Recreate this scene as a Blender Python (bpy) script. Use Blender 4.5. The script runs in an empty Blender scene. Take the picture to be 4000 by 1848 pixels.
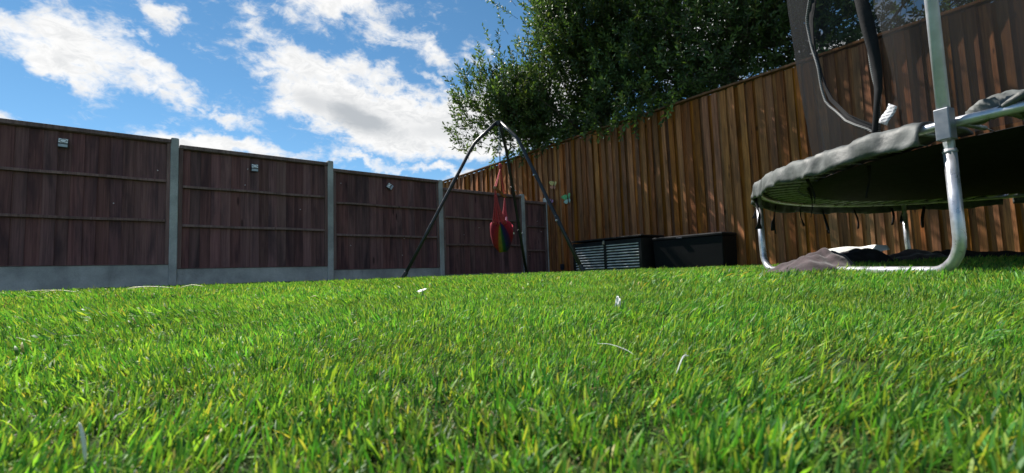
import bpy, math, random
import numpy as np
from mathutils import Vector, Matrix

random.seed(7)
RNG = np.random.default_rng(7)
R = math.radians
scene = bpy.context.scene
COL = scene.collection

# ------------------------------------------------------------------ camera
CAM_Z = 0.12
pitch, roll = R(4.575), R(-2.043)
fw = Vector((0, math.cos(pitch), math.sin(pitch)))
r0 = Vector((1, 0, 0)); u0 = Vector((0, -math.sin(pitch), math.cos(pitch)))
rt = r0 * math.cos(roll) + u0 * math.sin(roll)
up = -r0 * math.sin(roll) + u0 * math.cos(roll)
cam = bpy.data.cameras.new('camera')
cam_o = bpy.data.objects.new('camera', cam); COL.objects.link(cam_o)
cam_o.matrix_world = Matrix((
    (rt.x, up.x, -fw.x, 0), (rt.y, up.y, -fw.y, 0), (rt.z, up.z, -fw.z, CAM_Z), (0, 0, 0, 1)))
cam.sensor_fit = 'HORIZONTAL'; cam.sensor_width = 36
cam.lens = 36 * 1850 / 4000
cam.clip_start = 0.01; cam.clip_end = 2000
cam.dof.use_dof = True; cam.dof.focus_distance = 1.6; cam.dof.aperture_fstop = 9.0
scene.camera = cam_o

# ------------------------------------------------------------------ light
SUN_AZ, SUN_EL = -46.5, 50.0          # azimuth from +Y towards +X
sun = bpy.data.lights.new('sun', 'SUN'); sun.energy = 5.0; sun.angle = R(0.53)
sun.color = (1.0, 0.95, 0.87)
sun_o = bpy.data.objects.new('sun', sun); COL.objects.link(sun_o)
sd = Vector((math.sin(R(SUN_AZ)) * math.cos(R(SUN_EL)), math.cos(R(SUN_AZ)) * math.cos(R(SUN_EL)), math.sin(R(SUN_EL))))
sun_o.rotation_euler = sd.to_track_quat('Z', 'Y').to_euler()
sun_o.location = (-6, 4, 9)

scene.view_settings.view_transform = 'Standard'
scene.view_settings.look = 'None'
scene.view_settings.gamma = 1.0
scene.view_settings.use_curve_mapping = False
scene.view_settings.exposure = 0.85
scene.render.engine = 'CYCLES'
scene.cycles.use_denoising = True
scene.cycles.max_bounces = 8
scene.cycles.transparent_max_bounces = 16
scene.cycles.sample_clamp_indirect = 6.0


class NT:
    """small helper for node trees"""
    def __init__(s, tree): s.t = tree
    def n(s, kind, props=None, **ins):
        nd = s.t.nodes.new(kind)
        for k, v in (props or {}).items(): setattr(nd, k, v)
        for k, v in ins.items():
            key = int(k[1:]) if k[0] == 'i' and k[1:].isdigit() else k.replace('_', ' ')
            sock = nd.inputs[key]
            if hasattr(v, 'is_linked') or isinstance(v, bpy.types.NodeSocket): s.t.links.new(v, sock)
            else: sock.default_value = v
        return nd
    def math(s, op, a, b=None, c=None, clamp=False):
        kw = {'i0': a}
        if b is not None: kw['i1'] = b
        if c is not None: kw['i2'] = c
        return s.n('ShaderNodeMath', {'operation': op, 'use_clamp': clamp}, **kw).outputs[0]
    def ramp(s, v, a, b, lo=0.0, hi=1.0, smooth=True):
        return s.n('ShaderNodeMapRange', {'interpolation_type': 'SMOOTHSTEP' if smooth else 'LINEAR'},
                   i0=v, i1=a, i2=b, i3=lo, i4=hi).outputs[0]
    def mix(s, f, a, b, mode='MIX'):
        nd = s.t.nodes.new('ShaderNodeMix'); nd.data_type = 'RGBA'; nd.blend_type = mode
        for i, v in ((0, f), (6, a), (7, b)):
            if isinstance(v, bpy.types.NodeSocket): s.t.links.new(v, nd.inputs[i])
            elif i == 0: nd.inputs[0].default_value = v
            else: nd.inputs[i].default_value = (*v[:3], 1)
        return nd.outputs[2]
    def noise(s, vec, scale, detail=3, rough=.55, dist=0.0, out=0):
        kw = dict(Scale=scale, Detail=detail, Roughness=rough, Distortion=dist)
        if vec is not None: kw['Vector'] = vec
        return s.n('ShaderNodeTexNoise', None, **kw).outputs[out]
    def mapping(s, vec, loc=(0, 0, 0), rot=(0, 0, 0), scale=(1, 1, 1), kind='POINT'):
        return s.n('ShaderNodeMapping', {'vector_type': kind}, Vector=vec, Location=loc, Rotation=rot, Scale=scale).outputs[0]


# ------------------------------------------------------------------ sky
world = bpy.data.worlds.new('World'); scene.world = world; world.use_nodes = True
wt = NT(world.node_tree)
bg = world.node_tree.nodes['Background']
SKY = 0.074
bg.inputs[1].default_value = SKY
sky = wt.n('ShaderNodeTexSky', {'sky_type': 'NISHITA', 'sun_disc': False, 'sun_elevation': R(SUN_EL),
                                'sun_rotation': R(SUN_AZ), 'altitude': 400.0, 'air_density': 0.8, 'dust_density': 0.0, 'ozone_density': 2.0})
blue = wt.n('ShaderNodeHueSaturation', None, Hue=.488, Saturation=1.15, Value=1.0, Color=sky.outputs[0]).outputs[0]
wdir = wt.n('ShaderNodeTexCoord').outputs['Generated']
sep = wt.n('ShaderNodeSeparateXYZ', None, Vector=wdir)
az = wt.math('ARCTAN2', sep.outputs[0], sep.outputs[1])
el = wt.math('ARCSINE', sep.outputs[2])
azel = wt.n('ShaderNodeCombineXYZ', None, X=az, Y=el).outputs[0]
# wispy, wind drawn detail, in directions of the sky dome
def warp(vec, scale, amount, loc):
    nv_ = wt.n('ShaderNodeTexNoise', None, Vector=wt.mapping(wdir, loc=loc), Scale=scale, Detail=5.0, Roughness=.6).outputs['Color']
    d_ = wt.n('ShaderNodeVectorMath', {'operation': 'SUBTRACT'}, i0=nv_, i1=(.5, .5, .5)).outputs[0]
    return wt.n('ShaderNodeVectorMath', {'operation': 'MULTIPLY_ADD'}, i0=d_, i1=(amount, amount, amount), i2=vec).outputs[0]
azel_w = warp(azel, 9.0, R(9.0), (2, 5, 1))
mv = wt.mapping(warp(wdir, 5.0, .10, (7, 3, 4)), rot=(0, R(24), 0), scale=(1.0, 1.0, 2.3))
n1 = wt.noise(mv, 9.0, 10, .66, .3)
n2 = wt.noise(wt.mapping(wdir, loc=(3, 1, 2), rot=(0, R(32), 0), scale=(1, 1, 2.0)), 30.0, 8, .68, .8)
nz = wt.math('ADD', wt.math('MULTIPLY', n1, .62), wt.math('MULTIPLY', n2, .38))
# cloud banks: azimuth, elevation, half width, half height (degrees), tilt, weight
BANKS = [(-48, 20.6, 6.0, 2.6, -4, 1.0), (-42.5, 21.2, 6.0, 3.2, -12, 1.0), (-36.8, 20.0, 4.6, 2.1, -14, 1.0),
         (-44.5, 18.9, 4.5, 1.7, -14, 1.0), (-36.7, 25.9, 3.2, 1.6, -18, .85), (-20.0, 31.0, 10.0, 3.4, -6, 1.0),
         (-15.0, 27.8, 6.5, 2.6, -18, .80), (-9.5, 26.4, 4.5, 1.9, -20, .72), (-27.0, 25.8, 4.6, 2.0, -20, .64), (-22.5, 22.6, 6.5, 3.2, -22, .95),
         (-17.0, 23.0, 5.5, 2.2, -22, .8), (-20.0, 19.6, 8.5, 3.3, -16, 1.4), (-13.0, 17.7, 10.5, 4.3, -4, 1.5), (-4.5, 17.6, 10.0, 3.9, 3, 1.5),
         (3, 20, 9, 4.5, 0, 1.1), (-31.8, 13.9, 9.0, 2.0, 2, 1.15), (-26.5, 13.0, 5.0, 1.9, -10, 1.0),
         (-31.8, 17.4, 3.0, 0.7, -14, .55), (-15.5, 13.2, 6.0, 1.0, -6, .8), (-8.5, 12.2, 5.0, 1.1, -6, .85),
         (-49.5, 14.4, 2.4, 1.2, 0, .9), (24, 24, 9, 6, -10, .9), (36, 20, 8, 3.0, 5, .85), (14, 14, 10, 3, 0, .9),
         (-9.5, 23.2, 4.0, 1.0, -24, .6), (-2.8, 25.6, 3.0, .9, -24, .55), (-38.0, 22.8, 1.6, .9, -10, .6)]
bank = None
for (a, e, wx, wy, tilt, wgt) in BANKS:
    v = wt.mapping(azel_w, loc=(R(a), R(e), 0), rot=(0, 0, R(tilt)), scale=(R(wx), R(wy), 1), kind='TEXTURE')
    ln = wt.n('ShaderNodeVectorMath', {'operation': 'LENGTH'}, i0=v).outputs[1]
    f = wt.ramp(ln, 1.35, 0.1, 0.0, wgt)
    bank = f if bank is None else wt.math('MAXIMUM', bank, f)
# the rest of the dome carries the same scattered banks
low = wt.ramp(wt.noise(wt.mapping(wdir, loc=(5, 2, 0), scale=(1, 1, 1.8)), 2.6, 3, .5), .5, .64)
facing = wt.n('ShaderNodeVectorMath', {'operation': 'DOT_PRODUCT'}, i0=wdir, i1=(0, 1, 0)).outputs[1]
bank = wt.math('MAXIMUM', bank, wt.math('MULTIPLY', low, wt.ramp(facing, .55, .35)))
dens = wt.math('ADD', wt.math('MULTIPLY', bank, 1.0), wt.math('MULTIPLY_ADD', nz, 3.1, -1.80))
alpha = wt.ramp(dens, -.15, 0.66)
# thick parts seen from below are greyer
thick = wt.ramp(wt.math('ADD', dens, wt.math('MULTIPLY_ADD', wt.noise(wt.mapping(wdir, loc=(1, 7, 3), scale=(1, 1, 2)), 6, 4, .5), 1.3, -.65)), .55, 1.3)
core = None
for (a, e, wx, wy, tilt, wgt) in [(-17.6, 18.3, 6.0, 2.1, -16, 1.0), (-22.5, 19.6, 3.6, 1.5, -14, .6), (-7, 17.2, 7, 1.3, -2, .45), (-28, 12.6, 6, 1.3, 0, .35)]:
    v = wt.mapping(azel, loc=(R(a), R(e), 0), rot=(0, 0, R(tilt)), scale=(R(wx), R(wy), 1), kind='TEXTURE')
    ln = wt.n('ShaderNodeVectorMath', {'operation': 'LENGTH'}, i0=v).outputs[1]
    ln = wt.math('ADD', ln, wt.math('MULTIPLY_ADD', n1, 1.6, -.8))
    f = wt.ramp(ln, 1.2, 0.2, 0.0, wgt)
    core = f if core is None else wt.math('MAXIMUM', core, f)
tex = wt.math('MULTIPLY', wt.ramp(n2, .42, .62), .22)
shade = wt.math('MAXIMUM', wt.math('ADD', wt.math('MULTIPLY', thick, .25), tex), core)
K = 1.0 / SKY
cl = wt.mix(shade, (0.575 * K, 0.57 * K, 0.56 * K), (0.29 * K, 0.305 * K, 0.32 * K))
skycol = wt.mix(wt.math('MULTIPLY', alpha, .97), blue, cl)
world.node_tree.links.new(skycol, bg.inputs[0])


# ------------------------------------------------------------------ materials
def mat(name, rough=.6, metal=0.0, spec=.5):
    m = bpy.data.materials.new(name); m.use_nodes = True
    nt = NT(m.node_tree); b = m.node_tree.nodes['Principled BSDF']
    b.inputs['Roughness'].default_value = rough; b.inputs['Metallic'].default_value = metal
    b.inputs['Specular IOR Level'].default_value = spec
    return m, nt, b

def link(nt, a, b): nt.t.links.new(a, b)

def bump(nt, b, height, strength=.4, dist=.01):
    bn = nt.n('ShaderNodeBump', None, Strength=strength, Distance=dist, Height=height)
    link(nt, bn.outputs[0], b.inputs['Normal'])

def wood(name, dark, light, tone_lo=.6, tone_hi=1.35, warm=(1.15, .9, .75), grain=1.0, dirt=(.02, .018, .016), dirt_amt=.35):
    """sawn timber: grain along local Z, knots, every board with a tone of its own"""
    m, nt, b = mat(name, .78, 0, .25)
    tc = nt.n('ShaderNodeTexCoord').outputs['Object']
    oi = nt.n('ShaderNodeObjectInfo')
    rnd = oi.outputs['Random']
    off = nt.n('ShaderNodeCombineXYZ', None, X=nt.math('MULTIPLY', rnd, 37.0), Y=nt.math('MULTIPLY', rnd, 11.0), Z=nt.math('MULTIPLY', rnd, 53.0)).outputs[0]
    v = nt.n('ShaderNodeVectorMath', {'operation': 'ADD'}, i0=tc, i1=off).outputs[0]
    g1 = nt.noise(nt.mapping(v, scale=(26, 26, 1.1)), 1.0, 5, .6, 1.2)
    g2 = nt.noise(nt.mapping(v, scale=(120, 120, 4)), 1.0, 3, .6, .3)
    blot = nt.noise(nt.mapping(v, scale=(6, 6, 1.6)), 1.0, 4, .6, .4)
    vor = nt.n('ShaderNodeTexVoronoi', {'feature': 'F1'}, Vector=nt.mapping(v, scale=(7.5, 7.5, 2.6)), Scale=1.0, Randomness=1.0)
    knot = nt.ramp(nt.math('ADD', vor.outputs['Distance'], nt.math('MULTIPLY_ADD', g1, .08, -.04)), .15, .05)
    knot = nt.math('MULTIPLY', knot, nt.ramp(nt.n('ShaderNodeSeparateColor', None, Color=vor.outputs['Color']).outputs[0], .45, .5))
    f = nt.math('ADD', nt.math('MULTIPLY', g1, .65), nt.math('MULTIPLY', g2, .35))
    c = nt.mix(nt.ramp(f, .32, .68), dark, light)
    c = nt.mix(nt.ramp(blot, .42, .72, 0, dirt_amt), c, dirt)
    c = nt.mix(nt.math('MULTIPLY', knot, .8), c, tuple(x * .28 for x in dark))
    tone = nt.math('MULTIPLY_ADD', rnd, tone_hi - tone_lo, tone_lo)
    hsv = nt.n('ShaderNodeHueSaturation', None, Color=c, Value=tone,
               Hue=nt.math('MULTIPLY_ADD', nt.math('FRACT', nt.math('MULTIPLY', rnd, 7.31)), .014, .492),
               Saturation=nt.math('MULTIPLY_ADD', nt.math('FRACT', nt.math('MULTIPLY', rnd, 3.77)), .25, .95)).outputs[0]
    link(nt, hsv, b.inputs['Base Color'])
    bump(nt, b, nt.math('SUBTRACT', f, nt.math('MULTIPLY', knot, .4)), .55 * grain, .004)
    return m

M = {}
M['cedar'] = wood('stained_feather_edge_timber', (.215, .084, .036), (.53, .226, .094), .62, 1.22, dirt=(.05, .03, .02), dirt_amt=.5)
M['cedar_cap'] = wood('capping_timber', (.14, .06, .03), (.30, .15, .075), .8, 1.15)
M['brown'] = wood('dark_brown_panel_timber', (.112, .054, .056), (.225, .122, .118), .72, 1.22, dirt=(.05, .03, .036), dirt_amt=.85)
M['brown_rail'] = wood('dark_brown_rail_timber', (.135, .085, .082), (.255, .172, .16), .85, 1.15)

def concrete():
    m, nt, b = mat('cast_concrete', .9, 0, .2)
    tc = nt.n('ShaderNodeTexCoord').outputs['Object']
    rnd = nt.n('ShaderNodeObjectInfo').outputs['Random']
    v = nt.n('ShaderNodeVectorMath', {'operation': 'ADD'}, i0=tc, i1=nt.n('ShaderNodeCombineXYZ', None, X=nt.math('MULTIPLY', rnd, 31.), Y=rnd, Z=nt.math('MULTIPLY', rnd, 17.)).outputs[0]).outputs[0]
    a = nt.noise(v, 3.0, 6, .62); f = nt.noise(v, 90.0, 4, .6)
    c = nt.mix(nt.ramp(a, .3, .72), (.30, .305, .31), (.52, .53, .53))
    c = nt.mix(nt.ramp(nt.noise(nt.mapping(v, scale=(5, 5, .8)), 1.6, 5, .65, .5), .55, .75, 0, .55), c, (.19, .20, .195))
    c = nt.mix(nt.ramp(f, .35, .7, 0, .25), c, (.13, .13, .13))
    link(nt, c, b.inputs['Base Color'])
    bump(nt, b, nt.math('ADD', f, a), .5, .004)
    return m
M['concrete'] = concrete()

def simple(name, col, rough=.6, metal=0., var=.25, scale=8., bmp=.0, bscale=60., spec=.5, sheen=0.0):
    m, nt, b = mat(name, rough, metal, spec)
    tc = nt.n('ShaderNodeTexCoord').outputs['Object']
    n = nt.noise(tc, scale, 5, .6)
    c = nt.mix(nt.ramp(n, .3, .7), tuple(x * (1 - var) for x in col), tuple(min(1, x * (1 + var)) for x in col))
    link(nt, c, b.inputs['Base Color'])
    link(nt, nt.ramp(n, .25, .75, max(.02, rough - .1), min(1, rough + .12)), b.inputs['Roughness'])
    if bmp: bump(nt, b, nt.noise(tc, bscale, 4, .6), bmp, .004)
    if sheen: b.inputs['Sheen Weight'].default_value = sheen
    return m

M['galv'] = simple('galvanised_steel', (.52, .52, .555), .33, .68, .2, 14, .15, 40)
M['pole'] = simple('pale_zinc_pole', (.62, .60, .67), .4, .15, .12, 14, .15, 40)
M['galv_dull'] = simple('dull_galvanised_steel', (.34, .36, .37), .5, .7, .3, 22, .2, 60)
M['bracket'] = simple('grey_steel_bracket', (.20, .21, .23), .42, .6, .15, 20)
M['black_steel'] = simple('black_powder_coated_steel', (.018, .02, .024), .38, .2, .3, 12, .05)
M['mat'] = simple('black_woven_mat', (.012, .012, .013), .85, 0, .2, 30, .2, 400, .2)
M['strap'] = simple('black_webbing', (.012, .012, .014), .8, 0, .3, 30, .2, 300, .2)
M['pad'] = simple('grey_green_vinyl_pad', (.082, .088, .086), .62, 0, .45, 9, .6, 34)
M['padin'] = simple('pad_underside_vinyl', (.04, .042, .042), .6, 0, .3, 9, .2, 35)
M['dark_box'] = simple('dark_resin', (.009, .009, .011), .7, 0, .2, 5, .08, 200, .15)
M['dark_wood_box'] = simple('dark_painted_louvre', (.014, .013, .015), .6, 0, .3, 9, .1, 120, .25)
M['slat'] = simple('highlight_grey_slat', (.66, .66, .67), .28, 0, .2, 9, .1, 120)  # edge highlights of the slats, put in as a pale base colour
M['brass'] = simple('padlock_brass', (.62, .55, .42), .35, .8, .15, 40)
M['white_plastic'] = simple('white_plastic', (.82, .84, .88), .4, 0, .05, 30)
M['lamp_black'] = simple('black_plastic', (.015, .02, .035), .4, 0, .2, 30)
M['lamp_grey'] = simple('grey_lamp_lens', (.42, .48, .60), .3, 0, .15, 40)
M['paper'] = simple('white_paper', (.78, .78, .76), .6, 0, .08, 30, .2, 120)
M['sheet'] = simple('pale_cloth_sheet', (.82, .82, .79), .8, 0, .08, 12, .3, 60)
M['jacket'] = simple('dusty_plum_cloth', (.058, .041, .045), .92, 0, .5, 16, .8, 40, .2, .3)
M['charcoal_cloth'] = simple('charcoal_cloth', (.028, .026, .03), .92, 0, .4, 16, .4, 60, .2)
M['straw'] = simple('dry_straw', (.55, .50, .28), .55, 0, .2, 40)
M['wood_bar'] = simple('varnished_bar_timber', (.28, .15, .07), .5, 0, .3, 20)
M['rope'] = simple('red_cord', (.36, .04, .05), .85, 0, .35, 60)
M['bark'] = simple('bark', (.07, .055, .04), .9, 0, .4, 14, .8, 40)

def zip_mat():
    m, nt, b = mat('net_binding', .6)
    tc = nt.n('ShaderNodeTexCoord').outputs['Object']
    w = nt.n('ShaderNodeTexWave', {'wave_type': 'BANDS', 'bands_direction': 'Z'}, Vector=tc, Scale=28.0)
    link(nt, nt.mix(nt.ramp(w.outputs['Fac'], .3, .7), (.035, .035, .037), (.22, .22, .215)), b.inputs['Base Color'])
    return m
M['zip'] = zip_mat()

def net_mat():
    m, nt, b = mat('black_safety_netting', .7, 0, .2)
    tc = nt.n('ShaderNodeTexCoord').outputs['Object']
    b.inputs['Base Color'].default_value = (.010, .0105, .012, 1)
    tr = nt.n('ShaderNodeBsdfTransparent')
    n = nt.noise(nt.mapping(tc, scale=(2, 2, .6)), 2.0, 4, .6, .4)
    mix = nt.n('ShaderNodeMixShader', None, Fac=nt.ramp(n, .3, .7,   .40, .54))
    link(nt, tr.outputs[0], mix.inputs[1]); link(nt, b.outputs[0], mix.inputs[2])
    out = m.node_tree.nodes['Material Output']; link(nt, mix.outputs[0], out.inputs[0])
    return m
M['net'] = net_mat()

def leafy(name, attr, rough, trans, tint=(1.15, 1.35, .55), gloss=.5, vary=.5):
    m, nt, b = mat(name, rough, 0, gloss)
    a = nt.n('ShaderNodeAttribute', {'attribute_name': attr}).outputs['Color']
    oi = nt.n('ShaderNodeObjectInfo')
    val = nt.math('MULTIPLY_ADD', oi.outputs['Random'], vary, 1 - vary / 2)
    geo = nt.n('ShaderNodeNewGeometry').outputs['Position']
    patch = nt.noise(geo, 1.3, 4, .6)
    val = nt.math('MULTIPLY', val, nt.ramp(patch, .3, .7, .82, 1.18))
    c = nt.n('ShaderNodeHueSaturation', None, Color=a, Value=val, Hue=nt.ramp(nt.noise(geo, 3.1, 3, .6), .3, .7, .488, .512)).outputs[0]
    link(nt, c, b.inputs['Base Color'])
    t = nt.n('ShaderNodeBsdfTranslucent', None, Color=nt.mix(1.0, c, tint, 'MULTIPLY'))
    mix = nt.n('ShaderNodeMixShader', None, Fac=trans)
    link(nt, b.outputs[0], mix.inputs[1]); link(nt, t.outputs[0], mix.inputs[2])
    link(nt, mix.outputs[0], m.node_tree.nodes['Material Output'].inputs[0])
    return m
M['grass'] = leafy('artificial_turf_blades', 'tint', .5, .42, (1.5, 1.55, .7), .3)
M['leaf'] = leafy('glossy_evergreen_leaf', 'tint', .5, .26, (1.3, 1.5, .5), .3, 0.0)

def ground_mat():
    m, nt, b = mat('turf_backing', .95, 0, .1)
    p = nt.n('ShaderNodeNewGeometry').outputs['Position']
    c = nt.mix(nt.ramp(nt.noise(p, 60, 4, .6), .35, .65), (.012, .026, .007), (.045, .070, .016))
    c = nt.mix(nt.ramp(nt.noise(p, 3, 4, .6), .4, .7, 0, .5), c, (.032, .052, .013))
    link(nt, c, b.inputs['Base Color']); bump(nt, b, nt.noise(p, 120, 3, .6), .8, .01)
    return m
M['ground'] = ground_mat()

def pod_mat():
    """woven stripes run down the cloth, one colour per band of the 'u' attribute"""
    m, nt, b = mat('rainbow_striped_canvas', .9, 0, .2)
    a = nt.n('ShaderNodeAttribute', {'attribute_name': 'u'}).outputs['Fac']
    cr = nt.n('ShaderNodeValToRGB', None, Fac=a); cr.color_ramp.interpolation = 'EASE'
    stops = [(0, (.22, .012, .03)), (.18, (.36, .016, .03)), (.38, (.40, .03, .015)), (.45, (.36, .18, .02)), (.50, (.26, .24, .03)), (.54, (.02, .11, .04)),
             (.61, (.012, .06, .04)), (.67, (.012, .02, .10)), (.76, (.05, .01, .07)), (.86, (.36, .015, .035)), (1, (.45, .02, .05))]
    e = cr.color_ramp.elements
    e[0].position, e[0].color = stops[0][0], (*stops[0][1], 1); e[1].position, e[1].color = stops[-1][0], (*stops[-1][1], 1)
    for p, c in stops[1:-1]:
        q = e.new(p); q.color = (*[x * .75 for x in c], 1)
    tc = nt.n('ShaderNodeTexCoord').outputs['Object']
    n = nt.noise(tc, 40, 4, .6)
    link(nt, nt.mix(nt.ramp(n, .35, .7, 0, .35), cr.outputs[0], (.05, .02, .03)), b.inputs['Base Color'])
    bump(nt, b, nt.noise(tc, 180, 2, .5), .4, .003)
    return m
M['pod'] = pod_mat()

def tag_mat():
    m, nt, b = mat('printed_care_label', .6)
    tc = nt.n('ShaderNodeTexCoord').outputs['Object']
    s = nt.n('ShaderNodeSeparateXYZ', None, Vector=tc)
    line = nt.ramp(nt.math('FRACT', nt.math('MULTIPLY', s.outputs[2], 62.0)), .55, .62)
    words = nt.ramp(nt.noise(nt.mapping(tc, scale=(160, 160, 62)), 1.0, 2, .5), .42, .5)
    link(nt, nt.mix(nt.math('MULTIPLY', line, words), (.62, .62, .64), (.16, .16, .19)), b.inputs['Base Color'])
    return m
M['tag'] = tag_mat()


# ------------------------------------------------------------------ mesh helpers
class MB:
    def __init__(s): s.v = []; s.f = []; s.a = []
    def add(s, verts, faces, attr=None):
        o = len(s.v); s.v += [tuple(v) for v in verts]; s.f += [tuple(i + o for i in f) for f in faces]
        if attr is not None: s.a += list(attr)
    def box(s, c, h, ax=None):
        """centre c, half sizes h, axes ax"""
        X, Y, Z = ax or (Vector((1, 0, 0)), Vector((0, 1, 0)), Vector((0, 0, 1)))
        c = Vector(c)
        vs = [c + X * (h[0] * i) + Y * (h[1] * j) + Z * (h[2] * k) for i in (-1, 1) for j in (-1, 1) for k in (-1, 1)]
        s.add(vs, [(0, 1, 3, 2), (4, 6, 7, 5), (0, 4, 5, 1), (2, 3, 7, 6), (0, 2, 6, 4), (1, 5, 7, 3)])
    def tube(s, path, rad, seg=10, cap=True, closed=False):
        path = [Vector(p) for p in path]; n = len(path)
        rad = [rad] * n if not hasattr(rad, '__len__') else rad
        vs = []; prev = None
        for i, p in enumerate(path):
            if closed: t = path[(i + 1) % n] - path[i - 1]
            else: t = path[min(i + 1, n - 1)] - path[max(i - 1, 0)]
            t.normalize()
            if prev is None:
                a = Vector((0, 0, 1)) if abs(t.z) < .9 else Vector((1, 0, 0))
                prev = (a - t * a.dot(t)).normalized()
            else:
                prev = (prev - t * prev.dot(t)).normalized()
            b = t.cross(prev)
            for k in range(seg):
                an = 2 * math.pi * k / seg
                vs.append(p + (prev * math.cos(an) + b * math.sin(an)) * rad[i])
        fs = []
        for i in range(n if closed else n - 1):
            j = (i + 1) % n
            for k in range(seg):
                l = (k + 1) % seg
                fs.append((i * seg + k, i * seg + l, j * seg + l, j * seg + k))
        if cap and not closed:
            fs.append(tuple(range(seg - 1, -1, -1))); fs.append(tuple((n - 1) * seg + k for k in range(seg)))
        s.add(vs, fs)
    def grid(s, pts, nu, nv, thick=0.0, attr=None):
        """nu x nv grid of points, given a thickness"""
        P = [Vector(p) for p in pts]
        f = [(i * nv + j, (i + 1) * nv + j, (i + 1) * nv + j + 1, i * nv + j + 1) for i in range(nu - 1) for j in range(nv - 1)]
        if not thick:
            s.add(P, f, attr); return
        N = [Vector((0, 0, 0)) for _ in P]
        for q in f:
            nn = (P[q[1]] - P[q[0]]).cross(P[q[3]] - P[q[0]])
            for i in q: N[i] += nn
        Q = [p - n.normalized() * thick if n.length > 0 else p for p, n in zip(P, N)]
        m = nu * nv
        ff = f + [tuple(i + m for i in reversed(q)) for q in f]
        rim = [i * nv for i in range(nu)] + [(nu - 1) * nv + j for j in range(1, nv)] + [i * nv + nv - 1 for i in range(nu - 2, -1, -1)] + [j for j in range(nv - 2, 0, -1)]
        for a, b in zip(rim, rim[1:] + rim[:1]): ff.append((b, a, a + m, b + m))
        s.add(P + Q, ff, None if attr is None else list(attr) * 2)
    def mesh(s, name, smooth=False, attr_name=None):
        me = bpy.data.meshes.new(name); me.from_pydata(s.v, [], s.f)
        if smooth: me.polygons.foreach_set('use_smooth', [True] * len(me.polygons))
        if attr_name and s.a:
            at = me.attributes.new(attr_name, 'FLOAT', 'POINT'); at.data.foreach_set('value', s.a)
        me.update(); return me
    def build(s, name, material, parent=None, smooth=False, bevel=0.0, loc=None, attr_name=None):
        me = s.mesh(name, smooth, attr_name); return put(name, me, material, parent, bevel, loc)

def put(name, me, material, parent=None, bevel=0.0, loc=None):
    if not me.materials: me.materials.append(M[material] if isinstance(material, str) else material)
    o = bpy.data.objects.new(name, me); COL.objects.link(o)
    if loc is not None: o.location = loc
    if parent is not None: o.parent = parent
    if bevel:
        b = o.modifiers.new('bevel', 'BEVEL'); b.width = bevel; b.segments = 2; b.limit_method = 'ANGLE'
    return o

def tag(o, label=None, cat=None, group=None, kind=None):
    if label: o['label'] = label
    if cat: o['category'] = cat
    if group: o['group'] = group
    if kind: o['kind'] = kind
    return o

def empty(name, loc=(0, 0, 0), rotz=0.0):
    o = bpy.data.objects.new(name, None); COL.objects.link(o); o.location = loc; o.rotation_euler = (0, 0, rotz)
    o.empty_display_size = .1
    return o

def smooth_path(pts, n=6):
    """Catmull-Rom through the points"""
    P = [Vector(p) for p in pts]; P = [P[0] * 2 - P[1]] + P + [P[-1] * 2 - P[-2]]
    out = []
    for i in range(1, len(P) - 2):
        for k in range(n):
            t = k / n
            out.append(.5 * ((2 * P[i]) + (P[i + 1] - P[i - 1]) * t + (2 * P[i - 1] - 5 * P[i] + 4 * P[i + 1] - P[i + 2]) * t * t + (-P[i - 1] + 3 * P[i] - 3 * P[i + 1] + P[i + 2]) * t ** 3))
    out.append(P[-2]); return out


# ------------------------------------------------------------------ lawn and ground
GR = np.array([0, 1, 1.8, 2.5, 3.2, 3.8, 4.8, 6, 9, 14, 600.]); GZ = np.array([0, .008, .022, .040, .057, .068, .080, .087, .090, .09, .09])
def ground_np(x, y):
    d = np.hypot(x, y + .2)
    z = np.interp(d, GR, GZ)
    return z + .004 * np.sin(x * 2.1 + .6) * np.cos(y * 1.7) * np.clip(d - .6, 0, 1)
def ground(x, y): return float(ground_np(np.array(x), np.array(y)))

def lawn():
    t = np.r_[-400, -150, -60, -30, np.arange(-14, 14.01, .2), 30, 60, 150, 400]
    ys = t + 3
    X, Y = np.meshgrid(t, ys, indexing='ij'); Z = ground_np(X, Y)
    n = len(t)
    v = np.stack([X, Y, Z], -1).reshape(-1, 3)
    i = np.arange(n - 1)[:, None] * n + np.arange(n - 1)[None]
    f = np.stack([i, i + n, i + n + 1, i + 1], -1).reshape(-1, 4)
    me = bpy.data.meshes.new('lawn'); me.from_pydata(v.tolist(), [], f.tolist())
    me.polygons.foreach_set('use_smooth', [True] * len(me.polygons))
    o = put('lawn', me, 'ground'); tag(o, 'green artificial lawn rising gently to the fences', None, None, 'structure')
lawn()

# ------------------------------------------------------------------ fences
TH = R(50.66)
DL = Vector((math.sin(TH), math.cos(TH), 0)); DR = Vector((math.cos(TH), -math.sin(TH), 0))
NL = Vector((math.cos(TH), -math.sin(TH), 0)); NR = -DL
UP = Vector((0, 0, 1))
P0 = Vector((-4.254, 5.92, 0)); CORNER = Vector((.763, 10.032, 0))

def fence_frame(name, origin, ux, un):
    """an Empty whose local X runs along the fence, local -Y faces the lawn"""
    o = empty(name, origin)
    o.rotation_euler = (0, 0, math.atan2(ux.y, ux.x)); return o

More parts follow.
